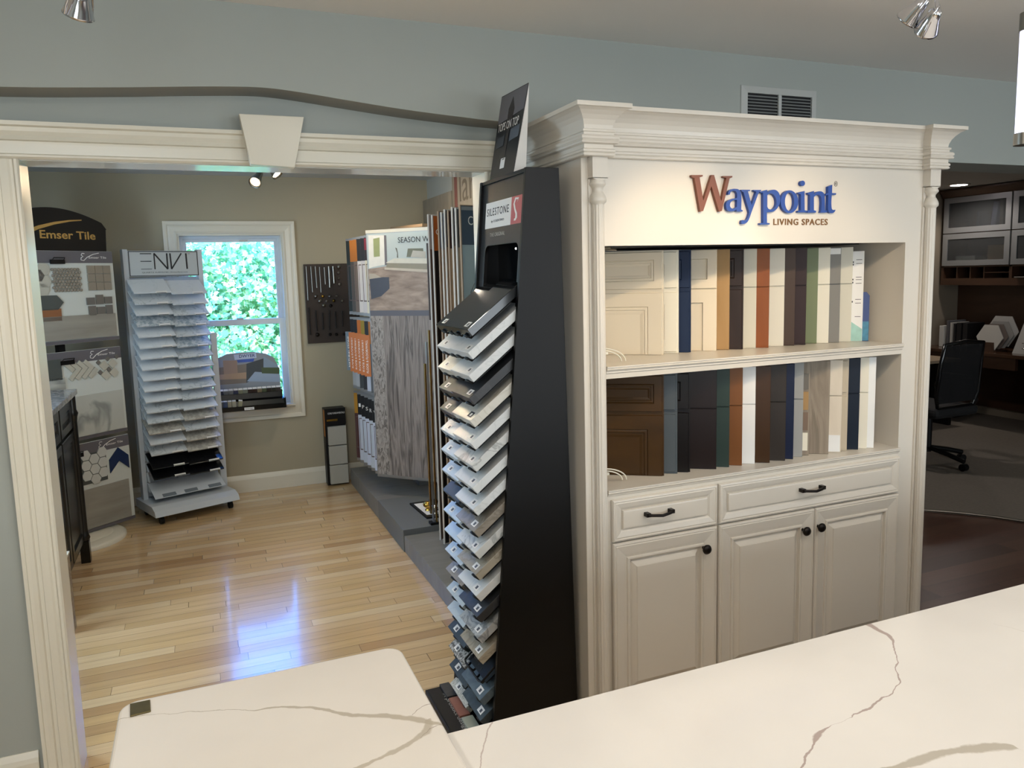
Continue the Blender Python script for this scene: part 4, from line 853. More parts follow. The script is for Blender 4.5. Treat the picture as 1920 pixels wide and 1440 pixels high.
u, z = T(186, 572, o); tiles(o, 'brick_mosaic', gry_t, [rect(u-.06, z+.028, .056, .045), rect(u+.002, z+.036, .05, .062), rect(u+.062, z+.03, .054, .045), rect(u-.055, z-.034, .05, .062), rect(u+.005, z-.034, .056, .046), rect(u+.064, z-.032, .048, .06)])
u, z = T(115, 567, o); tiles(o, 'pointed_tile', drk_t, [[(u-.20, z-.045), (u-.03, z-.045), (u+.01, z), (u-.03, z+.045), (u-.20, z+.045)]])
u, z = T(114, 590, o); tiles(o, 'brick_tile', brk_t, [[(u-.19, z-.038), (u, z-.038), (u, z+.038), (u-.19, z+.038)]])
tiles(o, 'field_tile', sto_t, [[(.02, .026), (BW-.018, .026), (BW-.018, .175), (.02, .175)]])
o = board('middle tile board, with herringbone and pinwheel mosaics above a marble tile', .655, 1.228, .075)
u, z = T(149, 693, o); P_ = []
for i in range(4): P_.append(rect(u-.07+i*.043, z+.024, .075, .027, -45)); P_.append(rect(u-.045+i*.043, z-.030, .075, .027, 45))
tiles(o, 'herringbone_mosaic', hx_t, P_)
u, z = T(201, 692, o); tiles(o, 'pinwheel_mosaic', hx_t, [rect(u-.026, z+.026, .048, .048, 45-5), rect(u+.036, z+.034, .048, .048, 40), rect(u-.018, z-.036, .048, .048, 40), rect(u+.042, z-.026, .048, .048, 40)])
tiles(o, 'pinwheel_dots', gry_t, [rect(u-.062, z+.05, .024, .024, 40), rect(u+.004, z+.068, .024, .024, 40), rect(u+.07, z+.076, .024, .024, 40), rect(u+.008, z-.002, .024, .024, 40), rect(u-.055, z-.015, .024, .024, 40)])
u, z = T(102, 694, o); tiles(o, 'charcoal_tile', drk_t, [rect(u-.04, z, .16, .13)])
u, z = T(105, 722, o); tiles(o, 'marble_strip', wht_t, [rect(u-.03, z, .17, .085)])
tiles(o, 'field_tile', wht_t, [[(.02, .026), (BW-.02, .026), (BW-.02, .285), (.02, .285)]])
o = board('lowest tile board, with white hexagons and a cobalt blue chevron', .045, .632, .075)
u, z = T(177, 879, o); tiles(o, 'hexagon_mosaic', mat('tile_snow', 'c2c4c0', .3), [hexa(u+(i-1)*.058, z+(j-1)*.067+(0 if i % 2 else .033), .036) for i in range(3) for j in range(3)])
tiles(o, 'grout_backing', drk_t, [[(u-.085, z-.09), (u+.085, z-.09), (u+.085, z+.11), (u-.085, z+.11)]], th=.003)
u, z = T(222, 862, o); tiles(o, 'chevron_tile', blu_t, [[(u-.07, z-.075), (u-.07, z+.015), (u, z+.085), (u+.07, z+.02), (u+.07, z-.07), (u, z-.005)]])
tiles(o, 'field_tile', sto_t, [[(.02, .026), (BW-.03, .026), (BW-.03, .285), (.02, .285)]])

# ================================================================== BLACK CABINET AT THE LEFT
t = thing('vanity_cabinet', 'black panelled cabinet with a grey marble top at the left of the back room', 'cabinet', (-1.05, 4.6, 0))
M_bc = mat('black_cabinet_paint', '14120f', .25)
MB().box((-1.44, 4.10, 1.005), (-.690, 5.08, 1.035)).build('countertop', stone('grey_marble', '9a9a9c', '6f7276', .15, 12, .1), t, bevel=.003)
mb = MB(); mb.box((-1.40, 4.13, .10), (-.735, 5.04, 1.005)); mb.box((-1.40, 4.16, 0), (-.80, 5.01, .10)); mb.build('body', M_bc, t)
for y0, y1 in ((4.15, 4.57), (4.60, 5.02)):
    for z0, z1, nm in ((.14, .80, 'door'), (.82, .985, 'drawer')):
        mb = MB(Matrix.Translation((-.735, 0, 0)) @ Matrix.Rotation(R(90), 4, 'Z') @ Matrix.Translation((0, 0, 0))); mb.rings(y0, y1, z0, z1, 0, [(0, .014), (.003, .018), (.045, .018), (.048, .006), (.054, .006), (.07, .011)], 0); mb.build(nm, M_bc, t)
for y in (4.14, 5.03):
    mb = MB(); mb.box((-.745, y-.025, 0), (-.695, y+.025, .13)); mb.lathe([(.022, .13), (.03, .15), (.024, .17), (.02, .2), (.02, .85), (.024, .88), (.03, .9), (.022, .92), (.022, 1.0)], (-.718, y, 0), 16); mb.build('turned_post', M_bc, t)
t = thing('slab_sample_box', 'marble-faced upright sample with a black slot beside the left jamb', 'sample', (-.66, 4.02, 0))
MB().box((-.72, 3.97, 0), (-.650, 4.06, .37)).build('block', stone('brown_marble', 'a09484', '5d4e40', .3, 14, .1), t, bevel=.002)
MB().box((-.721, 3.969, .37), (-.649, 4.061, .38)).build('cap', M_white, t); MB().box((-.715, 3.967, .29), (-.672, 3.969, .36)).build('slot', M_black, t)

# ================================================================== WINDOW SILL DISPLAY
t = thing('countertop_sample_display', 'DWYER sample display with a curved photo board on the window sill', 'display', (.34, 6.17, .67))
ya_ = 6.155
def wz(px, py): p = at(px, py, 'Y', ya_); return p[0], p[2]
bd = [wz(408, 745), wz(408, 672), wz(425, 664), wz(450, 661), wz(475, 660), wz(498, 663), wz(513, 670), wz(521, 685), wz(525, 705), wz(526, 730)]
MB().xz(bd, ya_, ya_+.006).build('photo_board', mat('photo_base', '8a8f96', .4), t)
def wq(nm, pts, c, k_=1): MB().xz([wz(*p) for p in pts], ya_-.0006*k_, ya_-.0002).build(nm, mat('photo_'+c, c, .4), t)
wq('photo', [(408, 690), (462, 682), (462, 718), (408, 722)], '7a6f66'); wq('photo', [(462, 682), (494, 672), (494, 700), (462, 718)], '3d4246')
wq('photo', [(494, 668), (520, 684), (524, 692), (494, 690)], '8798ab'); wq('photo', [(463, 715), (478, 697), (524, 700), (525, 716)], '93a3b8', 1.5); wq('photo', [(490, 689), (524, 689), (524, 701), (491, 700)], '46553a', 2)
wq('photo', [(418, 676), (444, 676), (446, 702), (420, 704)], '9b8374', 1.5); wq('photo', [(409, 703), (462, 698), (462, 710), (409, 712)], 'a88d75', 2)
wq('name_plate', [(438, 665), (480, 662), (481, 671), (440, 675)], 'b9c3da', 2.5); wq('name_stripe', [(444, 675), (477, 672), (475, 678), (446, 680)], '3a56a6', 2.5)
a_ = wz(448.5, 671); text('name_text', 'DWYER', frame((a_[0], ya_-.0025, a_[1]), (1, 0, 0.0)), .115, .024, mat('dwyer_blue', '1f2f6a', .4), t, bold=.01)
def slant(y, z): return (y, z)
mb = MB()
for i, yy in enumerate((6.06, 6.11)): pass
mb.prism([(.09, 6.150, .670), (.09, 6.150, .80), (.09, 6.115, .80), (.09, 6.105, .745), (.09, 6.062, .735), (.09, 6.052, .70), (.09, 6.02, .70), (.09, 6.015, .671)], (.47, 0, 0)); mb.build('stepped_tray', M_blackg, t)
MB().box((.085, 6.002, .6705), (.575, 6.012, .705)).build('front_lip', M_blackg, t); MB().box((.561, 6.013, .6705), (.575, 6.15, .745)).build('tray_side', M_blackg, t)
MB().box((.27, 6.0005, .675), (.34, 6.0018, .695)).build('label', M_paper, t); text('label_text', 'DWYER', frame((.277, 6.0004, .680), (1, 0, 0)), .055, .009, M_ink, t)
cols = ['2a3350', '6b7076', '707478', '2a3350', '77775f', '6f7468', '2b1e1e', '2b1e1e', '7b7058', '47533c', '1d1f20', '26302c', '3a3436']
for i, c in enumerate(cols):
    M = Matrix.Translation((.10+.0345*i, 6.118, .802)) @ Matrix.Rotation(R(18), 4, 'X'); mb = MB(M); mb.box((0, -.035, .0), (.033, 0, .030)); b_ = mb.build('sample_block', mat('block_'+c, c, .3))
    tag(b_, 'small stone block, %s from the left in the back row of the sill display' % (['first']+ORD[1:13])[i], 'stone block', 'stone blocks in the sill display')
    mb = MB(M); mb.box((.001, -.034, .0302), (.032, -.001, .0308)); mb.build('white_label', M_paper, b_)
for i, (x, c, a) in enumerate(((.095, '4a5560', 0), (.125, '3a4d72', 0), (.155, '8d8878', 0), (.186, '9b9584', 0), (.232, '8f8a70', 8))):
    M = Matrix.Translation((x, 6.050, .7365)) @ Matrix.Rotation(R(a), 4, 'Y') @ Matrix.Rotation(R(10), 4, 'X'); mb = MB(M); mb.box((0, -.033, -.030), (.028, -.0, .016)); b_ = mb.build('sample_block', mat('block_'+c, c, .3))
    tag(b_, 'small stone block, %s from the left in the front row of the sill display' % ['first', 'second', 'third', 'fourth', 'fifth, tilted'][i], 'stone block', 'stone blocks in the sill display')
    mb = MB(M); mb.box((.001, -.032, .0162), (.027, -.001, .0168)); mb.build('white_label', M_paper, b_)

# ================================================================== HARDWARE BOARD
t = thing('hardware_board', 'dark wooden wall board of cabinet pulls and knobs right of the window', 'hardware board', (.96, 6.18, 1.13))
MB().box((.785, 6.165, 1.135), (1.20, 6.189, 1.755)).build('board', wood('dark_walnut_board', '2a1f19', '33261e', .5, (1, 1, .3), sc=8), t, bevel=.002)
def hb(px, py): p = at(560+px/8.47, 480+py/8.47, 'Y', 6.15); return p[0], p[2]
def bar(a, b, r_, m):
    (x0, z0), (x1, z1) = hb(*a), hb(*b); mb = MB(); mb.cyl((x0, 6.148, z0), (x1, 6.148, z1), r_, n=8)
    for f_ in (.08, .92): x, z = x0+(x1-x0)*f_, z0+(z1-z0)*f_; mb.cyl((x, 6.148, z), (x, 6.166, z), r_*.8, n=8)
    mb.build('pull', m, t)
for a, b, r_ in (((118, 165), (150, 705), .0045), ((192, 165), (222, 575), .0045), ((262, 165), (290, 508), .0045), ((330, 175), (356, 580), .004), ((405, 178), (425, 450), .0045), ((478, 165), (497, 500), .010), ((545, 165), (565, 435), .010)): bar(a, b, r_, M_nickel)
for a, b in (((160, 815), (190, 1250)), ((272, 860), (292, 1190)), ((382, 900), (392, 1165)), ((488, 865), (492, 1175)), ((580, 880), (595, 1150)), ((690, 870), (700, 1120))): bar(a, b, .005, M_iron)
AXN = Matrix.Rotation(R(90), 3, 'X')
for px, py, r_, m in ((640, 172, .016, M_nickel), (637, 262, .011, M_nickel), (640, 352, .010, M_nickel), (650, 445, .014, M_nickel), (272, 640, .014, M_nickel), (383, 640, .013, M_brass), (492, 640, .012, M_nickel), (603, 638, .010, M_nickel), (338, 715, .015, M_nickel), (445, 715, .012, M_nickel), (556, 712, .012, M_brass), (692, 716, .011, M_nickel), (397, 785, .014, M_nickel), (510, 790, .014, M_iron), (500, 1245, .013, M_iron), (600, 1245, .013, M_iron), (720, 1240, .013, M_iron), (300, 1250, .016, M_iron)):
    x, z = hb(px, py); MB().lathe([(r_*.4, 0), (r_*.35, .01), (r_, .014), (r_*.9, .02), (r_*.3, .024)], (x, 6.165, z), 14, axis=AXN).build('knob', m, t)

# ================================================================== PLATFORMS AND FLOORING DISPLAYS
M_pl = wood('platform_laminate', '6f6e6b', '7b7a76', .45, (.4, 3, 1), sc=8); M_pl2 = mat('platform_grey', '66696a', .5)
tag(MB().box((1.042, 5.03, 0), (1.80, 6.05, .125)).build('platform', M_pl, bevel=.002), 'grey wood-look display platform nearest the window wall', 'platform', 'display platforms')
tag(MB().box((1.040, 4.34, 0), (1.80, 5.028, .135)).build('platform', M_pl2, bevel=.002), 'grey display platform in the middle, with the knob tray on it', 'platform', 'display platforms')
tag(MB().box((1.045, 3.0, 0), (1.80, 4.338, .10)).build('platform', M_pl, bevel=.002), 'lower grey display platform nearest the opening', 'platform', 'display platforms')
# first rack: big bedroom board and pages behind it
DS = Vector((.69, -.724, 0)).normalized(); AS = math.atan2(DS.y, DS.x)
B0 = Vector((1.086, 5.221, .25))
t = thing('page_rack', 'aluminium page rack carrying flooring boards beside the window wall', 'display rack', (1.5, 5.35, .126))
mb = MB(); mb.box((1.40, 5.28, .1255), (1.76, 5.9, .155)); mb.box((1.54, 5.3, .155), (1.60, 5.36, 1.90)); mb.box((1.54, 5.82, .155), (1.60, 5.88, 1.90)); mb.build('stand', M_al, t)
for z in (.30, 1.80):
    mb = MB(); mb.tube([(1.57, 5.33, z), (1.33, 5.01, z)], .012, 8); mb.build('swing_arm', M_al, t)
for z in (.26, .81, 1.375, 1.92): MB().box((1.545, 5.36, z), (1.595, 5.82, z+.02)).build('hinge_rail', M_al, t)
t = thing('bedroom_board', 'large flooring board with a bedroom photo above grey wood planks', 'flooring board', tuple(B0), AS)
W1, H1 = .56, 1.705
MB().box((0, 0, 0), (W1, .014, H1)).build('frame', M_al, t, world=False)
def sq(px, py):
    u, z = onplane(680+px/8.47, 430+py/8.47, tuple(B0), tuple(DS)); return u, z-.25
def sprint(nm, pts, c, k_=1, m=None): MB().xz([sq(*p) for p in pts], -.0004*k_, -.0001).build(nm, m or mat('print_'+c, c, .45, var=.08, vscale=20), t, world=False)
u0 = .006; pw = W1-.006
plk = wood('weathered_planks', '544c48', '958a84', .5, (9, 1, .6), sc=3.2, knots=True)
zs_ = sq(150, 1375)[1]; zq = sq(150, 1290)[1]
MB().box((u0, -.0006, .02), (pw, -.0001, zs_)).build('grout_line', mat('grout_pale', 'a59d94', .6), t, world=False)
MB().box((u0, -.0012, .215), (.105, -.0007, zs_)).build('plank_sample', wood('weathered_planks_light', '57504b', 'aaa19b', .5, (9, 1, 3), sc=5, knots=True), t, world=False)
MB().box((u0, -.0012, .02), (.105, -.0007, .212)).build('plank_sample', MATS['weathered_planks_light'], t, world=False)
MB().box((.108, -.0012, .02), (pw, -.0007, zs_)).build('plank_sample', plk, t, world=False)
MB().box((u0, -.0012, zs_), (pw, -.0002, zq)).build('grey_band', mat('band_grey', '5f5d66', .5), t, world=False)
MB().box((u0, -.0010, zq), (pw, -.0002, H1-.025)).build('photo', mat('print_wall', 'b9c3c1', .45), t, world=False)
MB().box((0, -.0014, H1-.022), (W1, -.0002, H1)).build('top_rail', M_white, t, world=False)
def PH(nm, pts, c, k_): MB().xz([(min(W1-.006, sq(*p)[0]), sq(*p)[1]) for p in pts], -.0006*k_-.0008, -.0003).build(nm, mat('print_'+c, c, .45, var=.1, vscale=25), t, world=False)
rx_ = 1400
MB().xz([(u0, sq(110, 630)[1]), sq(360, 590), (pw, sq(360, 660)[1]), (pw, zq), (u0, zq)], -.0016, -.0011).build('photo_floor', wood('print_floor', '7d6a5d', 'b5a08f', .5, (2, 1, 7), sc=4), t, world=False)
PH('photo_window', [(90, 95), (340, 95), (360, 560), (160, 600), (105, 620)], 'e6e2d8', 1.5); PH('photo_window', [(170, 150), (270, 130), (275, 430), (180, 440)], '9aa06a', 2)
PH('photo_curtain', [(340, 95), (375, 95), (392, 560), (355, 575)], '6e6768', 2.2)
PH('photo_bed', [(375, 540), (470, 490), (1400, 520), (1400, 650), (380, 605)], '8f8772', 2); PH('photo_bed', [(370, 530), (500, 462), (1400, 450), (1400, 540), (385, 535)], 'd2cebf', 2.4); PH('photo_bed', [(350, 605), (1400, 640), (1400, 690), (350, 640)], 'c4b8a6', 2.6)
PH('photo_pillow', [(700, 440), (720, 305), (960, 300), (975, 440)], '6c6d58', 3); PH('photo_pillow', [(765, 440), (800, 335), (1000, 350), (1000, 460)], 'b5b1a5', 3.4)
PH('photo_ottoman', [(112, 790), (285, 765), (330, 760), (420, 760), (428, 940), (300, 1060), (140, 1110)], '41434e', 2.6); PH('photo_rug', [(105, 700), (190, 705), (300, 765), (110, 792)], 'b0a596', 2.4)
PH('photo_vase', [(545, 450), (550, 380), (520, 290), (545, 300), (560, 380), (565, 450)], '6a665c', 2.6)
a_, b_ = sq(565, 215), sq(945, 200); text('print_text', 'SEASON WOOD', Matrix.Translation((a_[0], -.0022, a_[1])) @ RX, (b_[0]-a_[0])*1.9, .036, M_ink, t, world=False)
for i, c in enumerate(('3a2a24', '5a463a', '4a362c')): MB().box((.475+.012*i, -.012, 1.10), (.484+.012*i, -.002, 1.60)).build('edge_plank', mat('edge_'+c, c, .5), t, world=False)
# pages behind, three tiers
hdr = {0: ['2a1414', '17171a', '17171a', 'a5651f', 'a5651f', '1d2523', '1d2523'], 1: ['a5651f', '17171a', '8f7a1e', 'b5651f', '17171a', '17171a', '17171a'], 2: ['101013', '101013', '101013', '101013', '101013', 'a5761f', '101013']}
body = {0: ['d6cfb8', 'c9c5c6', 'd2cdcb', '6e6058', '4a4742', '1e2a2a', '9ba3a3'], 1: ['56595e', 'b7bfd0', '2a2a30', '3a4042', 'a2a7ad', '9a9fa2', '9a9fa2'], 2: ['c3c8da', 'b9c0cc', 'bfc5d6', 'b7c0ce', 'bcc2cf', '4b2c2c', '9a9fa2']}
dd = ['nearest', 'second', 'third', 'fourth', 'fifth', 'sixth', 'seventh']
letters = {0: 'VI', 1: 'R', 2: 'S', 3: 'P', 4: 'I'}
for k_ in range(7):
    P0 = Vector((1.080-.008*k_, 5.262+.092*k_, 0))
    if k_ == 6: continue
    for ti, (z0, z1) in enumerate(((1.372, 1.925), (.818, 1.352), (.262-.0*k_, .798))):
        o = thing('flooring_page', '%s thin flooring page behind the bedroom board, %s tier' % (dd[k_], ['upper', 'middle', 'lower'][ti]), 'flooring board', (P0.x, P0.y, z0), AS, 'flooring pages behind the bedroom board')
        L = .33-.012*k_ if k_ < 5 else .3; h = z1-z0
        MB().box((0, 0, 0), (L, .008, h)).build('frame', M_al, o, world=False)
        MB().box((.001, -.001, .022), (L-.001, -.0001, h-.17)).build('swatch', mat('page_'+body[ti][k_], body[ti][k_], .5), o, world=False)
        MB().box((.001, -.0012, h-.17), (L-.001, -.0001, h-.016)).build('header', mat('page_'+hdr[ti][k_], hdr[ti][k_], .45), o, world=False)
        if ti == 2 and k_ in letters: text('print', letters[k_], Matrix.Translation((.010, -.0014, h-.11)) @ RX, .018*len(letters[k_]), .026, M_paper, o, world=False)
        if ti == 0 and k_ == 0:
            MB().box((.001, -.0018, h-.10), (.06, -.0013, h-.022)).build('red_label', mat('page_red', '8c2230', .45), o, world=False)
        if ti != 1:
            mb = MB(); mb.box((.008, -.0014, .10), (.012, -.0011, h-.2)); mb.box((.008, -.0014, .10), (.05, -.0011, .108)); mb.box((.008, -.0014, h-.2), (.05, -.0011, h-.194)); mb.build('ruled_line', mat('page_line', '6b7686' if ti == 2 else '5a4a46', .5), o, world=False)
        if ti == 1:
            c = 'c0703a' if k_ < 5 else '6f7e88'
            MB().box((-.045, -.003, .135), (.008, -.0015, .425)).build('edge_label', mat('edge_'+c, c, .5), o, world=False, label='orange vertical label' if k_ < 5 else 'blue-grey vertical label')
            M = Matrix.Translation((-.010, -.0032, .16)) @ RX @ Matrix.Rotation(R(90), 4, 'Z')
            text('edge_text', 'FLOOR & FLOOR/WALL' if k_ < 5 else 'NATURAL STONE', M, .23, .018, M_paper, o, world=False, bold=.01)
# second rack: tall panels seen edge on
AR = R(16); DR = Vector((math.cos(AR), math.sin(AR), 0))
t = thing('page_rack', 'aluminium page rack carrying tall tile panels beside the opening', 'display rack', (1.5, 3.9, .101))
mb = MB(); mb.box((1.25, 3.62, .1005), (1.76, 4.30, .118)); mb.box((1.735, 3.6, .118), (1.775, 3.64, 1.93)); mb.box((1.735, 4.30, .118), (1.775, 4.34, 1.93)); mb.build('stand', M_al, t)
tops = [862, 855, 849, 842, 836, 830, 824, 812, 804]
fc_ = ['9fb3ba', 'b59a7c', '9c8468', 'c9b294', '8a6a4c', 'b09478', '8b7058', '120e0e', '5a463c']
hc = ['3f4f60', '5d5a55', '2f3440', '3a2320', '23252e', '5d6b80', '6b7890', 'a5561f', '9a9a9c']
for i, px in enumerate(tops):
    y = 3.545+.0094*(862-px); x = 1.197
    o = thing('tall_tile_board', 'tall tile panel on edge behind the black tower, %s from the near end' % (['first']+ORD[1:9])[i], 'tile panel', (x, y+.0, .128), AR+R(0), 'tall panels on the second rack')
    H = 1.843-(.01 if i % 2 else 0); W = .50
    mb = MB(); mb.sweep([(0, 0), (0, H), (W, H), (W, 0)], [(0, 0), (.005, 0), (.005, .013), (0, .013)], lambda a, b, h: (a, h-.002, b), closed=True); mb.build('frame', mat('bright_aluminium', 'd0cbc4', .35, metal=.35) if i % 3 else mat('bronze_edge', '9a8672', .4, metal=.3), o, world=False)
    MB().box((.005, .001, .005), (W-.005, .009, H-.19)).build('panel', mat('panel_'+fc_[i], fc_[i], .5, var=.12, vscale=9), o, world=False)
    MB().box((.005, 0, H-.19), (W-.005, .009, H-.005)).build('header', mat('panel_'+hc[i], hc[i], .45), o, world=False)
    if i == 0:
        text('print_text', 'CONCRETE', Matrix.Translation((.045, -.0006, H-.095)) @ RX, .235, .042, M_paper, o, world=False); MB().box((.008, -.0004, H-.025), (W-.008, -.0001, H-.008)).build('top_band', M_al, o, world=False)
        mb = MB(); 
        for (a, b) in ((.10, H-.42), (.10, H-.56), (.18, H-.49), (.10, H-.70)): mb.sweep([(a+.05*math.cos(R(60*q)), b+.05*math.sin(R(60*q))) for q in range(6)], [(0, 0), (.003, 0), (.003, .001), (0, .001)], lambda x, z, h: (x, -h+.0008, z), closed=True)
        mb.build('hexagon_outlines', gry_t, o, world=False)
    if i == 7: text('print_text', 'Q', Matrix.Translation((.02, -.0006, H-.11)) @ RX, .03, .035, M_paper, o, world=False)
t = thing('brass_trim_stand', 'brass and aluminium trim strips standing at the near end of the middle platform', 'trim samples', (1.235, 4.36, .135))
for i, (x, y, z0, z1, m) in enumerate(((1.222, 4.37, .20, 1.12, M_brass), (1.234, 4.36, .1355, 1.25, M_al), (1.250, 4.35, .1355, 1.32, M_brass))):
    MB().box((x, y, z0), (x+.008, y+.02, z1)).build('trim_strip', m, t)
MB().box((1.215, 4.345, .1353), (1.265, 4.40, .15)).build('foot', M_black, t)
# tray with knobs
c_ = [at(x, y, 'Z', .14)[:2] for x, y in ((768, 945), (800, 972), (836, 968), (806, 940))]
mb = MB(); mb.prism([(x, y, .1355) for x, y in c_], (0, 0, .012)); tr = mb.build('knob_tray', M_black, bevel=.002); tag(tr, 'small black tray with a pale liner on the middle grey platform', 'tray')
cm = Vector((sum(p[0] for p in c_)/4, sum(p[1] for p in c_)/4, 0)); mb = MB(); mb.prism([(cm.x+(x-cm.x)*.75, cm.y+(y-cm.y)*.75, .1477) for x, y in c_], (0, 0, .002)); mb.build('liner', M_paper, tr)
for (px, py, m, l_) in ((803, 952, M_brass, 'shiny brass door knob on the small black tray'), (816, 958, M_chrome, 'chrome door knob on the small black tray'), (812, 947, M_iron, 'dark door knob at the back of the small black tray')):
    p = at(px, py, 'Z', .165); tag(MB().lathe([(.022, 0), (.020, .006), (.012, .012), (.02, .018), (.032, .030), (.034, .042), (.026, .054), (.008, .058)], (p[0], p[1], .150), 20).build('loose_knob_sample', m), l_, 'door knob')
# core fundamentals display
t = thing('carpet_swatch_display', 'low display of beige swatches with a black Core Fundamentals header by the window wall', 'display', (.95, 6.09, 0))
MB().box((.862, 6.065, 0), (1.025, 6.165, .62)).build('case', M_black, t, bevel=.002); MB().box((.862, 6.04, .49), (1.025, 6.065, .622)).build('header', M_black, t)
text('header_text', 'CORE FUNDAMENTALS', frame((.886, 6.0392, .578), (1, 0, 0)), .132, .014, M_paper, t); MB().box((.875, 6.0385, .522), (.96, 6.0398, .538)).build('header_stripe', M_brass, t)
MB().box((.858, 6.052, .40), (.8618, 6.10, .61)).build('orange_edge', mat('page_a5651f', 'a5651f', .45), t)
for i, (z0, z1) in enumerate(((.015, .165), (.172, .322), (.329, .479))): MB().box((.880, 6.030, z0), (1.023, 6.064, z1)).build('swatch', mat('swatch_beige', 'aaa79c', .8, bump=.4, bscale=300), t, bevel=.004)
# header panels on the right wall
M_lam = wood('laminate_grey_wood', '7b7467', '8d8577', .5, (1, 3, 1), sc=4)
tag(MB().box((1.765, 5.41, 1.97), (1.80, 6.17, 2.25)).build('wall_header_sign', M_lam, bevel=.001), 'plain wood-look header panel high on the right wall, farther one', 'header panel', 'header panels on the right wall')
t = tag(MB().box((1.765, 3.6, 1.97), (1.80, 5.39, 2.40)).build('wall_header_sign', M_lam, bevel=.001), 'wood-look header panel with tall lettering high on the right wall, nearer one', 'header panel', 'header panels on the right wall')
text('lettering', 'larn', frame((1.7648, 5.22, 2.15), (0, -1, 0)), .46, .22, mat('letter_brown', '5e564a', .6), t, ext=.001, bold=.0)
MB().box((1.7636, 5.27, 2.10), (1.7648, 5.335, 2.34)).build('red_mark', mat('letter_red', '6d4640', .5), t)
tag(MB().prism([(1.42, 5.0, 1.965), (1.76, 5.0, 1.965), (1.76, 5.9, 2.0), (1.42, 5.9, 2.0)], (0, 0, .02)).build('canopy_shelf', mat('laminate_oak', 'a58a6c', .5)), 'tan top shelf above the flooring pages', 'shelf')

# ================================================================== LAMPS AND VENT
def spot(lab, base, aim, r_=.026, L=.055, lamp=None, ring=False, stem_to=None, m=M_chrome, watts=8, glow=8):
    a = (Vector(aim)-Vector(base)).normalized(); t = thing('spot_lamp', lab, 'spot lamp', tuple(base), group=None)
    A = a.to_track_quat('Z', 'Y').to_matrix()
    prof = [(r_*.30, -L), (r_*.5, -L*.95), (r_*.62, -L*.6), (r_*.85, -L*.25), (r_, 0), (r_*1.05, .004), (r_*.95, .004), (r_*.8, -.008)]
    MB().lathe(prof, tuple(base), 20, axis=A).build('reflector_shade', m, t)
    MB().lathe([(r_*.78, -.007), (r_*.5, -.003), (.002, -.001)], tuple(base), 16, axis=A).build('bulb', mat('lit_bulb_%g' % glow, 'fff0d8', .3, emit='ffe2b8', es=glow), t)
    u = a.orthogonal().normalized(); mb = MB(); b = Vector(base)
    mb.tube([b+u*(r_*1.15*math.cos(R(q)))-a*(L*1.15*math.sin(R(q))) for q in range(0, 181, 15)], .003, 6); mb.build('yoke', m, t)
    if stem_to: MB().cyl(b-a*L*1.1, stem_to, .004, n=8).build('stem', m, t)
    if lamp:
        light('spot_light', 'SPOT', tuple(b+a*.012), aim, watts, (1, .76, .48), spot_size=R(lamp), spot_blend=.85, shadow_soft_size=.012)
    return t
s1 = at(1702, 36, 'Z', 2.2); s2 = at(1738, 56, 'Z', 2.17); s0 = at(147, 26, 'Z', 2.2)
spot('chrome spot lamp hanging at the upper right, left one of the pair', s1, (1.50, 2.3, 1.50), lamp=52, stem_to=(s1[0]+.01, s1[1]-.01, FH), watts=27, glow=5)
spot('chrome spot lamp hanging at the upper right, right one of the pair', s2, (2.12, 2.3, 1.50), lamp=52, stem_to=(s1[0]+.012, s1[1]-.01, FH), watts=24, glow=1)
spot('chrome spot lamp at the upper left, cut by the top of the view', s0, (-.5, 2.6, 1.2), r_=.03, stem_to=(s0[0], s0[1]-.02, FH), lamp=80, watts=10, glow=5)
b1 = at(478, 342, 'Z', 2.31); b2 = at(520, 327, 'Z', 2.34)
spot('small nickel spot lamp on the back room ceiling, left one', b1, (b1[0]-.25, b1[1]-.5, 1.9), r_=.042, L=.13, stem_to=(b1[0]+.05, b1[1], RH), m=M_nickel, lamp=120, watts=16, glow=3)
spot('small lit spot lamp on the back room ceiling, right one', b2, (b2[0]+.6, b2[1]-.5, 1.5), r_=.040, L=.085, stem_to=(b2[0]-.02, b2[1]+.03, RH), m=M_nickel, lamp=120, watts=16, glow=25)
# vent
t = thing('air_vent', 'white two-part louvred return air vent high on the upper wall', 'air vent', (2.3, YU, 2.24))
va, vb = at(1388, 165, 'Y', YU), at(1530, 172, 'Y', YU); x0, x1, z1 = va[0], vb[0], 2.363; z0 = 2.13
mb = MB(); mb.sweep([(x0+.03, z0+.03), (x1-.03, z0+.03), (x1-.03, z1-.022), (x0+.03, z1-.022)], [(0, 0), (0, .010), (.028, .005), (.03, 0)], lambda a, b, h: (a, YU-h, b), closed=True)
xm = (x0+x1)/2; mb.box((xm-.008, YU-.008, z0+.03), (xm+.008, YU, z1-.022)); mb.build('frame', mat('vent_white', 'b4b6b2', .5), t)
MB().box((x0+.03, YU-.001, z0+.03), (x1-.03, YU-.0004, z1-.022)).build('dark_duct', M_black, t)
for xa, xb in ((x0+.031, xm-.009), (xm+.009, x1-.031)):
    mb = MB(); z = z0+.034
    while z < z1-.026: mb.prism([(xa, YU-.0015, z+.006), (xa, YU-.0015, z+.0075), (xa, YU-.008, z+.0015), (xa, YU-.008, z)], (xb-xa, 0, 0)); z += .0125
    mb.build('louvres', mat('vent_slat', '7f8280', .5), t)
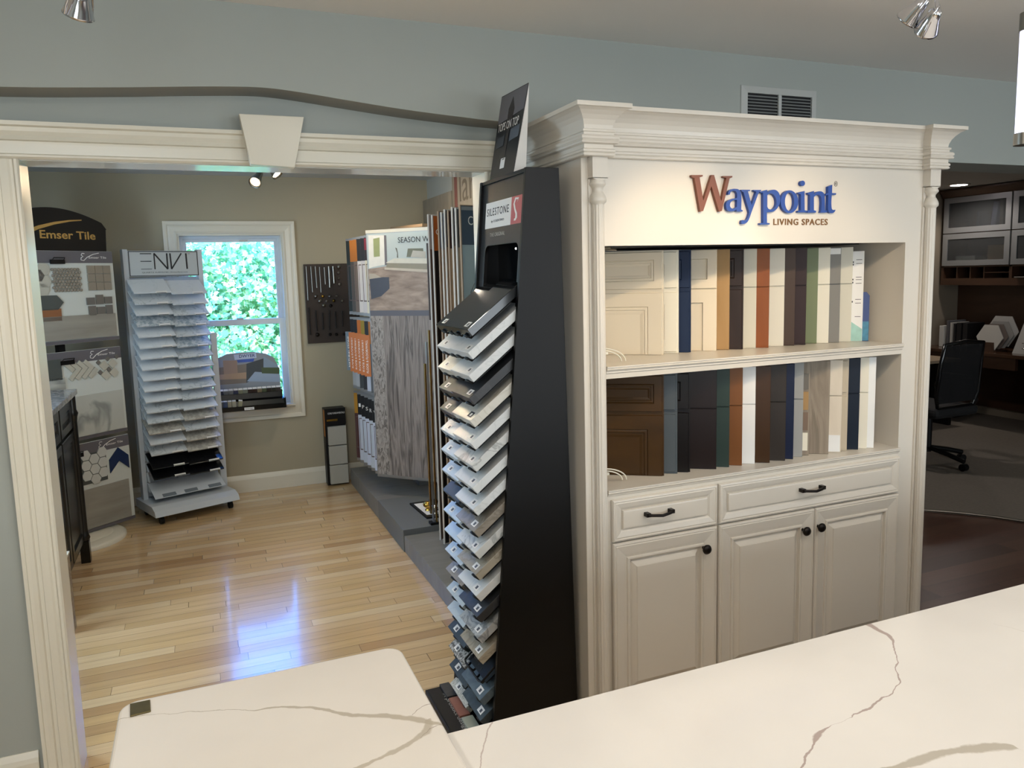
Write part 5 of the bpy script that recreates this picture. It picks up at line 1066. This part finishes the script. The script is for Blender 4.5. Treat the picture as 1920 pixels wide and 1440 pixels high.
# pendant at the right edge
pt, pb_ = at(1921, 45, 'Y', 1.3), at(1921, 262, 'Y', 1.3)
t = thing('tube_pendant', 'lit vertical glass tube pendant at the right edge of the view', 'pendant lamp', (pt[0]+.012, 1.3, pb_[2]))
px = pt[0]+.030
MB().cyl((px, 1.3, pb_[2]+.012), (px, 1.3, pt[2]-.01), .026, n=24).build('glass_tube', mat('lit_glass_tube', 'e8e6ff', .2, emit='dcdcff', es=1.6), t)
MB().cyl((px, 1.3, pt[2]-.012), (px, 1.3, pt[2]+.03), .028, n=24).build('cap', M_nickel, t); MB().cyl((px, 1.3, pb_[2]-.012), (px, 1.3, pb_[2]+.016), .028, n=24).build('end_ring', M_nickel, t)
MB().cyl((px, 1.3, pt[2]+.03), (px, 1.3, FH), .004, n=8).build('rod', M_nickel, t)

# ================================================================== OFFICE
M_wd = wood('office_walnut', '3d2a1e', '4a3426', .35, (1, .3, 1), sc=7)
UX = 7.40
t = thing('wall_cabinet', 'dark wall cabinet with frosted aluminium doors over the office desk', 'cabinet', (7.57, 5.0, 1.4))
mb = MB(); mb.box((UX, 3.4, 1.40), (7.745, 5.90, 1.47)); mb.box((7.73, 3.4, 1.47), (7.745, 5.90, 2.33)); mb.box((UX, 3.4, 1.585), (7.73, 5.90, 1.60)); mb.box((UX, 3.4, 2.31), (7.73, 5.90, 2.33)); mb.box((UX, 3.4, 1.93), (7.73, 5.9, 1.945))
for y in (5.88, 5.135, 4.39, 3.65): mb.box((UX, y-.012, 1.47), (7.73, y+.018, 2.33))
mb.build('body', M_wd, t)
mb = MB(); mb.sweep([(7.745, 5.905), (UX, 5.905), (UX, 3.4)][::1], [(0, 2.31), (.01, 2.31), (.02, 2.33), (.04, 2.36), (.055, 2.375), (.055, 2.39), (0, 2.39)], lambda a, b, h: (a, b if b < 5.9 else 5.905, h)); mb.build('crown', M_wd, t)
mb = MB()
for y0, y1 in ((5.15, 5.87), (4.40, 5.12), (3.66, 4.38)):
    for q in (.15, .30, .45): mb.box((UX+.01, y1-q-.006, 1.47), (7.72, y1-q+.006, 1.585))
    mb.box((UX+.01, y0, 1.524), (7.72, y1-.45, 1.532))
mb.build('cubby_dividers', M_wd, t)
M_fr = mat('frosted_glass', 'c8ced0', .22, trans=.95, ior=1.3)
for y0, y1 in ((5.147, 5.875), (4.402, 5.130), (3.66, 4.385)):
    for z0, z1 in ((1.602, 1.932), (1.942, 2.305)):
        mb = MB(); mb.sweep([(y0, z0), (y1, z0), (y1, z1), (y0, z1)], [(0, 0), (-.055, 0), (-.055, .02), (0, .02)], lambda a, b, h: (UX-.002-h, a, b), closed=True); d = mb.build('door', mat('door_aluminium', '8f9192', .4, metal=.5), t)
        MB().box((UX-.014, y0+.05, z0+.05), (UX-.010, y1-.05, z1-.05)).build('frosted_pane', M_fr, d)
for (y, w_, z0, h, c, a, lab) in ((5.42, .05, 1.947, .29, '8d8fa6', 6, 'leaning lilac binder behind the upper frosted door'), (5.33, .04, 1.947, .30, '6b6258', 0, 'brown binder behind the upper frosted door'), (5.24, .03, 1.947, .13, 'c9c9c4', 0, 'short white box behind the upper frosted door'), (5.58, .02, 1.947, .2, '3a3d44', 0, 'slim dark binder behind the upper frosted door'),
                                (5.70, .22, 1.602, .10, 'b9b6b0', 0, 'low white box behind the lower frosted door'), (5.33, .25, 1.602, .20, 'a0825a', 0, 'tan box behind the lower frosted door'), (4.95, .2, 1.602, .2, '4a6fa8', 0, 'blue box behind the second lower frosted door')):
    M = Matrix.Translation((7.50, y, z0)) @ Matrix.Rotation(R(a), 4, 'X'); mb = MB(M); mb.box((0, -w_/2, 0), (.18, w_/2, h)); tag(mb.build('box' if 'box' in lab else 'binder', mat('office_'+c, c, .6), bevel=.002), lab, 'box' if 'box' in lab else 'binder')
MB().box((UX-.03, 4.3, 1.475), (UX+.2, 5.08, 1.485)).build('glass_shelf_edge', M_chrome, t)
t = thing('office_desk', 'long dark wooden office desk along the side wall with drawers', 'desk', (7.4, 4.6, 0))
MB().box((7.10, 2.95, .715), (7.745, 5.945, .75)).build('desktop', wood('desk_top_wood', '3f2a1c', '523829', .18, (1, .3, 1), sc=7), t, bevel=.004)
MB().box((7.72, 2.95, .1), (7.745, 5.945, .715)).build('back_panel', M_wd, t); MB().box((7.12, 4.85, .60), (7.16, 5.9, .715)).build('apron', M_wd, t)
MB().box((7.735, 2.95, .7505), (7.748, 5.945, 1.395)).build('backsplash', M_wd, t)
for y0, y1 in ((3.9, 4.72),):
    MB().box((7.14, y0, .08), (7.72, y1, .715)).build('pedestal', M_wd, t)
    for z0, z1 in ((.10, .39), (.40, .69)): MB().box((7.122, y0+.01, z0), (7.139, y1-.01, z1)).build('drawer', M_wd, t, bevel=.002)
t = thing('side_desk', 'pale-topped side desk behind the office chair', 'desk', (6.2, 5.6, 0))
MB().box((5.3, 5.30, .66), (6.98, 5.93, .69)).build('desktop', mat('pale_laminate', 'a08e76', .4), t, bevel=.003); 
for x in (5.32, 6.90): MB().box((x, 5.35, 0.012), (x+.04, 5.9, .66)).build('side_panel', M_black, t)
# books, hexagon samples, board on the desk
for i, (y, w_, h, c, lab) in enumerate(((5.80, .05, .22, 'c9c8c2', 'white-spined binder at the left end of the office desk'), (5.73, .025, .28, '5a5a5c', 'grey folder left of the black binders on the office desk'), (5.69, .02, .26, 'b5b2aa', 'pale folder left of the black binders on the office desk'), (5.65, .02, .25, '1a1a1c', 'thin black folder on the office desk'), (5.60, .05, .26, '141416', 'thick black binder on the office desk, left one'), (5.53, .05, .26, '18181a', 'thick black binder on the office desk, right one'))):
    tag(MB().box((7.32, y-w_/2, .7505), (7.58, y+w_/2, .7505+h)).build('binder', mat('office_'+c, c, .6), bevel=.002), lab, 'binder', 'binders on the office desk')
t = thing('hexagon_sample_stand', 'brown stand of white and grey hexagon tile samples on the office desk', 'sample stand', (7.33, 5.22, .7505))
MB().box((7.24, 5.13, .7505), (7.40, 5.31, .765)).build('foot', M_wd, t); MB().prism([(7.235, 5.15, .7505), (7.235, 5.29, .7505), (7.25, 5.275, .84), (7.25, 5.165, .84)], (.012, 0, 0)).build('front_lip', M_wd, t)
tag(t, t['label'], t['category'])
for i, (dx, dy, dz, r_, c, lab) in enumerate(((0, 0, 0, .14, 'bdbab2', 'front white hexagon tile in the brown desk stand'), (.03, -.03, .01, .14, '6a5f58', 'brown hexagon tile just behind the front one in the desk stand'), (.05, -.06, .02, .15, '8a8884', 'grey hexagon tile in the desk stand'), (.075, -.07, .035, .17, 'a5a39e', 'large pale grey hexagon tile at the back of the desk stand'))):
    mb = MB(); cx_, cy_, cz_ = 7.262+dx, 5.22+dy, .7505+.022+r_*.866+dz-.005
    mb.prism([(cx_+.02*math.sin(R(60*q)), cy_+r_*math.cos(R(60*q)), cz_+r_*math.sin(R(60*q))) for q in range(6)], (.008, 0, 0)); tag(mb.build('hexagon_tile', mat('hex_'+c, c, .5)), lab, 'tile', 'hexagon tiles in the desk stand')
t = thing('jewelry_board', 'white leaning board with small dark and silver metal fittings on the office desk', 'sample board', (7.30, 4.75, .7505))
mb = MB(); mb.prism([(7.24, 4.97, .7507), (7.24, 4.45, .7507), (7.34, 4.47, 1.06), (7.34, 4.93, 1.06)], (.012, 0, 0)); mb.build('board', mat('board_offwhite', 'a9a6a0', .6), t)
for (y, z) in ((4.88, 1.0), (4.82, 1.0), (4.86, .95), (4.85, .90), (4.87, .85), (4.86, .80), (4.79, .85), (4.8, .80), (4.62, 1.0), (4.6, .9)):
    x = 7.24+(z-.75)*.1/.31-.006; MB().tube([(x, y-.022, z), (x-.012, y-.015, z+.004), (x-.012, y+.015, z+.004), (x, y+.022, z)], .004, 6).build('fitting', M_iron if z > .88 else M_chrome, t)
# office chair
qc = at(1738, 868, 'Z', .012); t = thing('office_chair', 'black mesh office chair with looped armrests on casters', 'chair', (qc[0], qc[1], .012), R(182))
def CB(nm, m=M_black, bevel=0): return mbx.build(nm, m, t, world=False, bevel=bevel)
for k_ in range(5):
    a = R(72*k_+20); mbx = MB(); mbx.tube([(.03*math.cos(a), .03*math.sin(a), .13), (.18*math.cos(a), .18*math.sin(a), .105), (.31*math.cos(a), .31*math.sin(a), .075)], .020, 8); CB('leg')
    mbx = MB(); c_ = (.31*math.cos(a), .31*math.sin(a)); mbx.cyl((c_[0]-.022*math.sin(a), c_[1]+.022*math.cos(a), .029), (c_[0]+.022*math.sin(a), c_[1]-.022*math.cos(a), .029), .029, n=14); CB('caster')
mbx = MB(); mbx.cyl((0, 0, .10), (0, 0, .42), .028, n=16); CB('column')
mbx = MB(); mbx.box((-.25, -.25, .42), (.25, .25, .50)); CB('seat', mat('chair_fabric', '0c0c0d', .8), .03)
mbx = MB(); mbx.prism([(-.23, .226, .54), (.23, .226, .54), (.225, .240, .8), (.215, .268, .99), (-.215, .268, .99), (-.225, .240, .8)], (0, .012, 0)); bkf = CB('backrest', mat('chair_mesh', '0a0a0b', .9, alpha=.8)); 
mbx = MB(); mbx.tube([(-.20, .22, .50), (-.24, .235, .60), (-.235, .25, .80), (-.22, .275, 1.0), (0, .285, 1.02), (.22, .275, 1.0), (.235, .25, .80), (.24, .235, .60), (.20, .22, .50), (-.20, .22, .50)], .016, 8); CB('back_frame', M_blackg)
for sx in (-1, 1):
    mbx = MB(); mbx.tube([(sx*.16, .02, .40), (sx*.27, .02, .37), (sx*.30, .10, .40), (sx*.31, .17, .52), (sx*.31, .13, .66), (sx*.31, .0, .69), (sx*.31, -.13, .675), (sx*.31, -.17, .60), (sx*.30, -.12, .46), (sx*.30, -.04, .38), (sx*.27, .02, .37)], .024, 8); mbx.box((sx*.31-.035, -.14, .68), (sx*.31+.035, .12, .715)); CB('armrest', bevel=.008)
# recessed light of the office
lx = at(1798, 346, 'Z', 2.398)
t = thing('recessed_light', 'round lit recessed ceiling light of the office', 'ceiling light', (lx[0], lx[1], 2.39))
MB().lathe([(.075, 0), (.095, 0), (.098, .006), (.075, .006)], (lx[0], lx[1], 2.392), 28).build('trim_ring', M_white, t)
MB().cyl((lx[0], lx[1], 2.389), (lx[0], lx[1], 2.3915), .074, n=28).build('lens', mat('lit_lens', 'ffffff', emit='fff0f2', es=12), t)
light('office_lamp_light', 'SPOT', (lx[0], lx[1], 2.38), (lx[0], lx[1], 0), 34, (1, .9, .82), spot_size=R(150), spot_blend=.6, shadow_soft_size=.07)
light('office_lamp_light', 'AREA', (4.6, 4.6, 2.38), (4.6, 4.6, 0), 11, (1, .92, .88), shape='DISK', size=.15)  # second office light, a bare disk with no fixture, out of view
# fill lights added to brighten the back room, out of sight, no lamps there
light('back_room_lamp_light', 'AREA', (.3, 3.12, 2.40), (.3, 3.5, 0), 9, (1, .88, .72), shape='DISK', size=.2)
light('back_room_lamp_light', 'AREA', (1.2, 5.0, 2.40), (1.2, 5.3, 0), 8, (1, .86, .68), shape='DISK', size=.2)
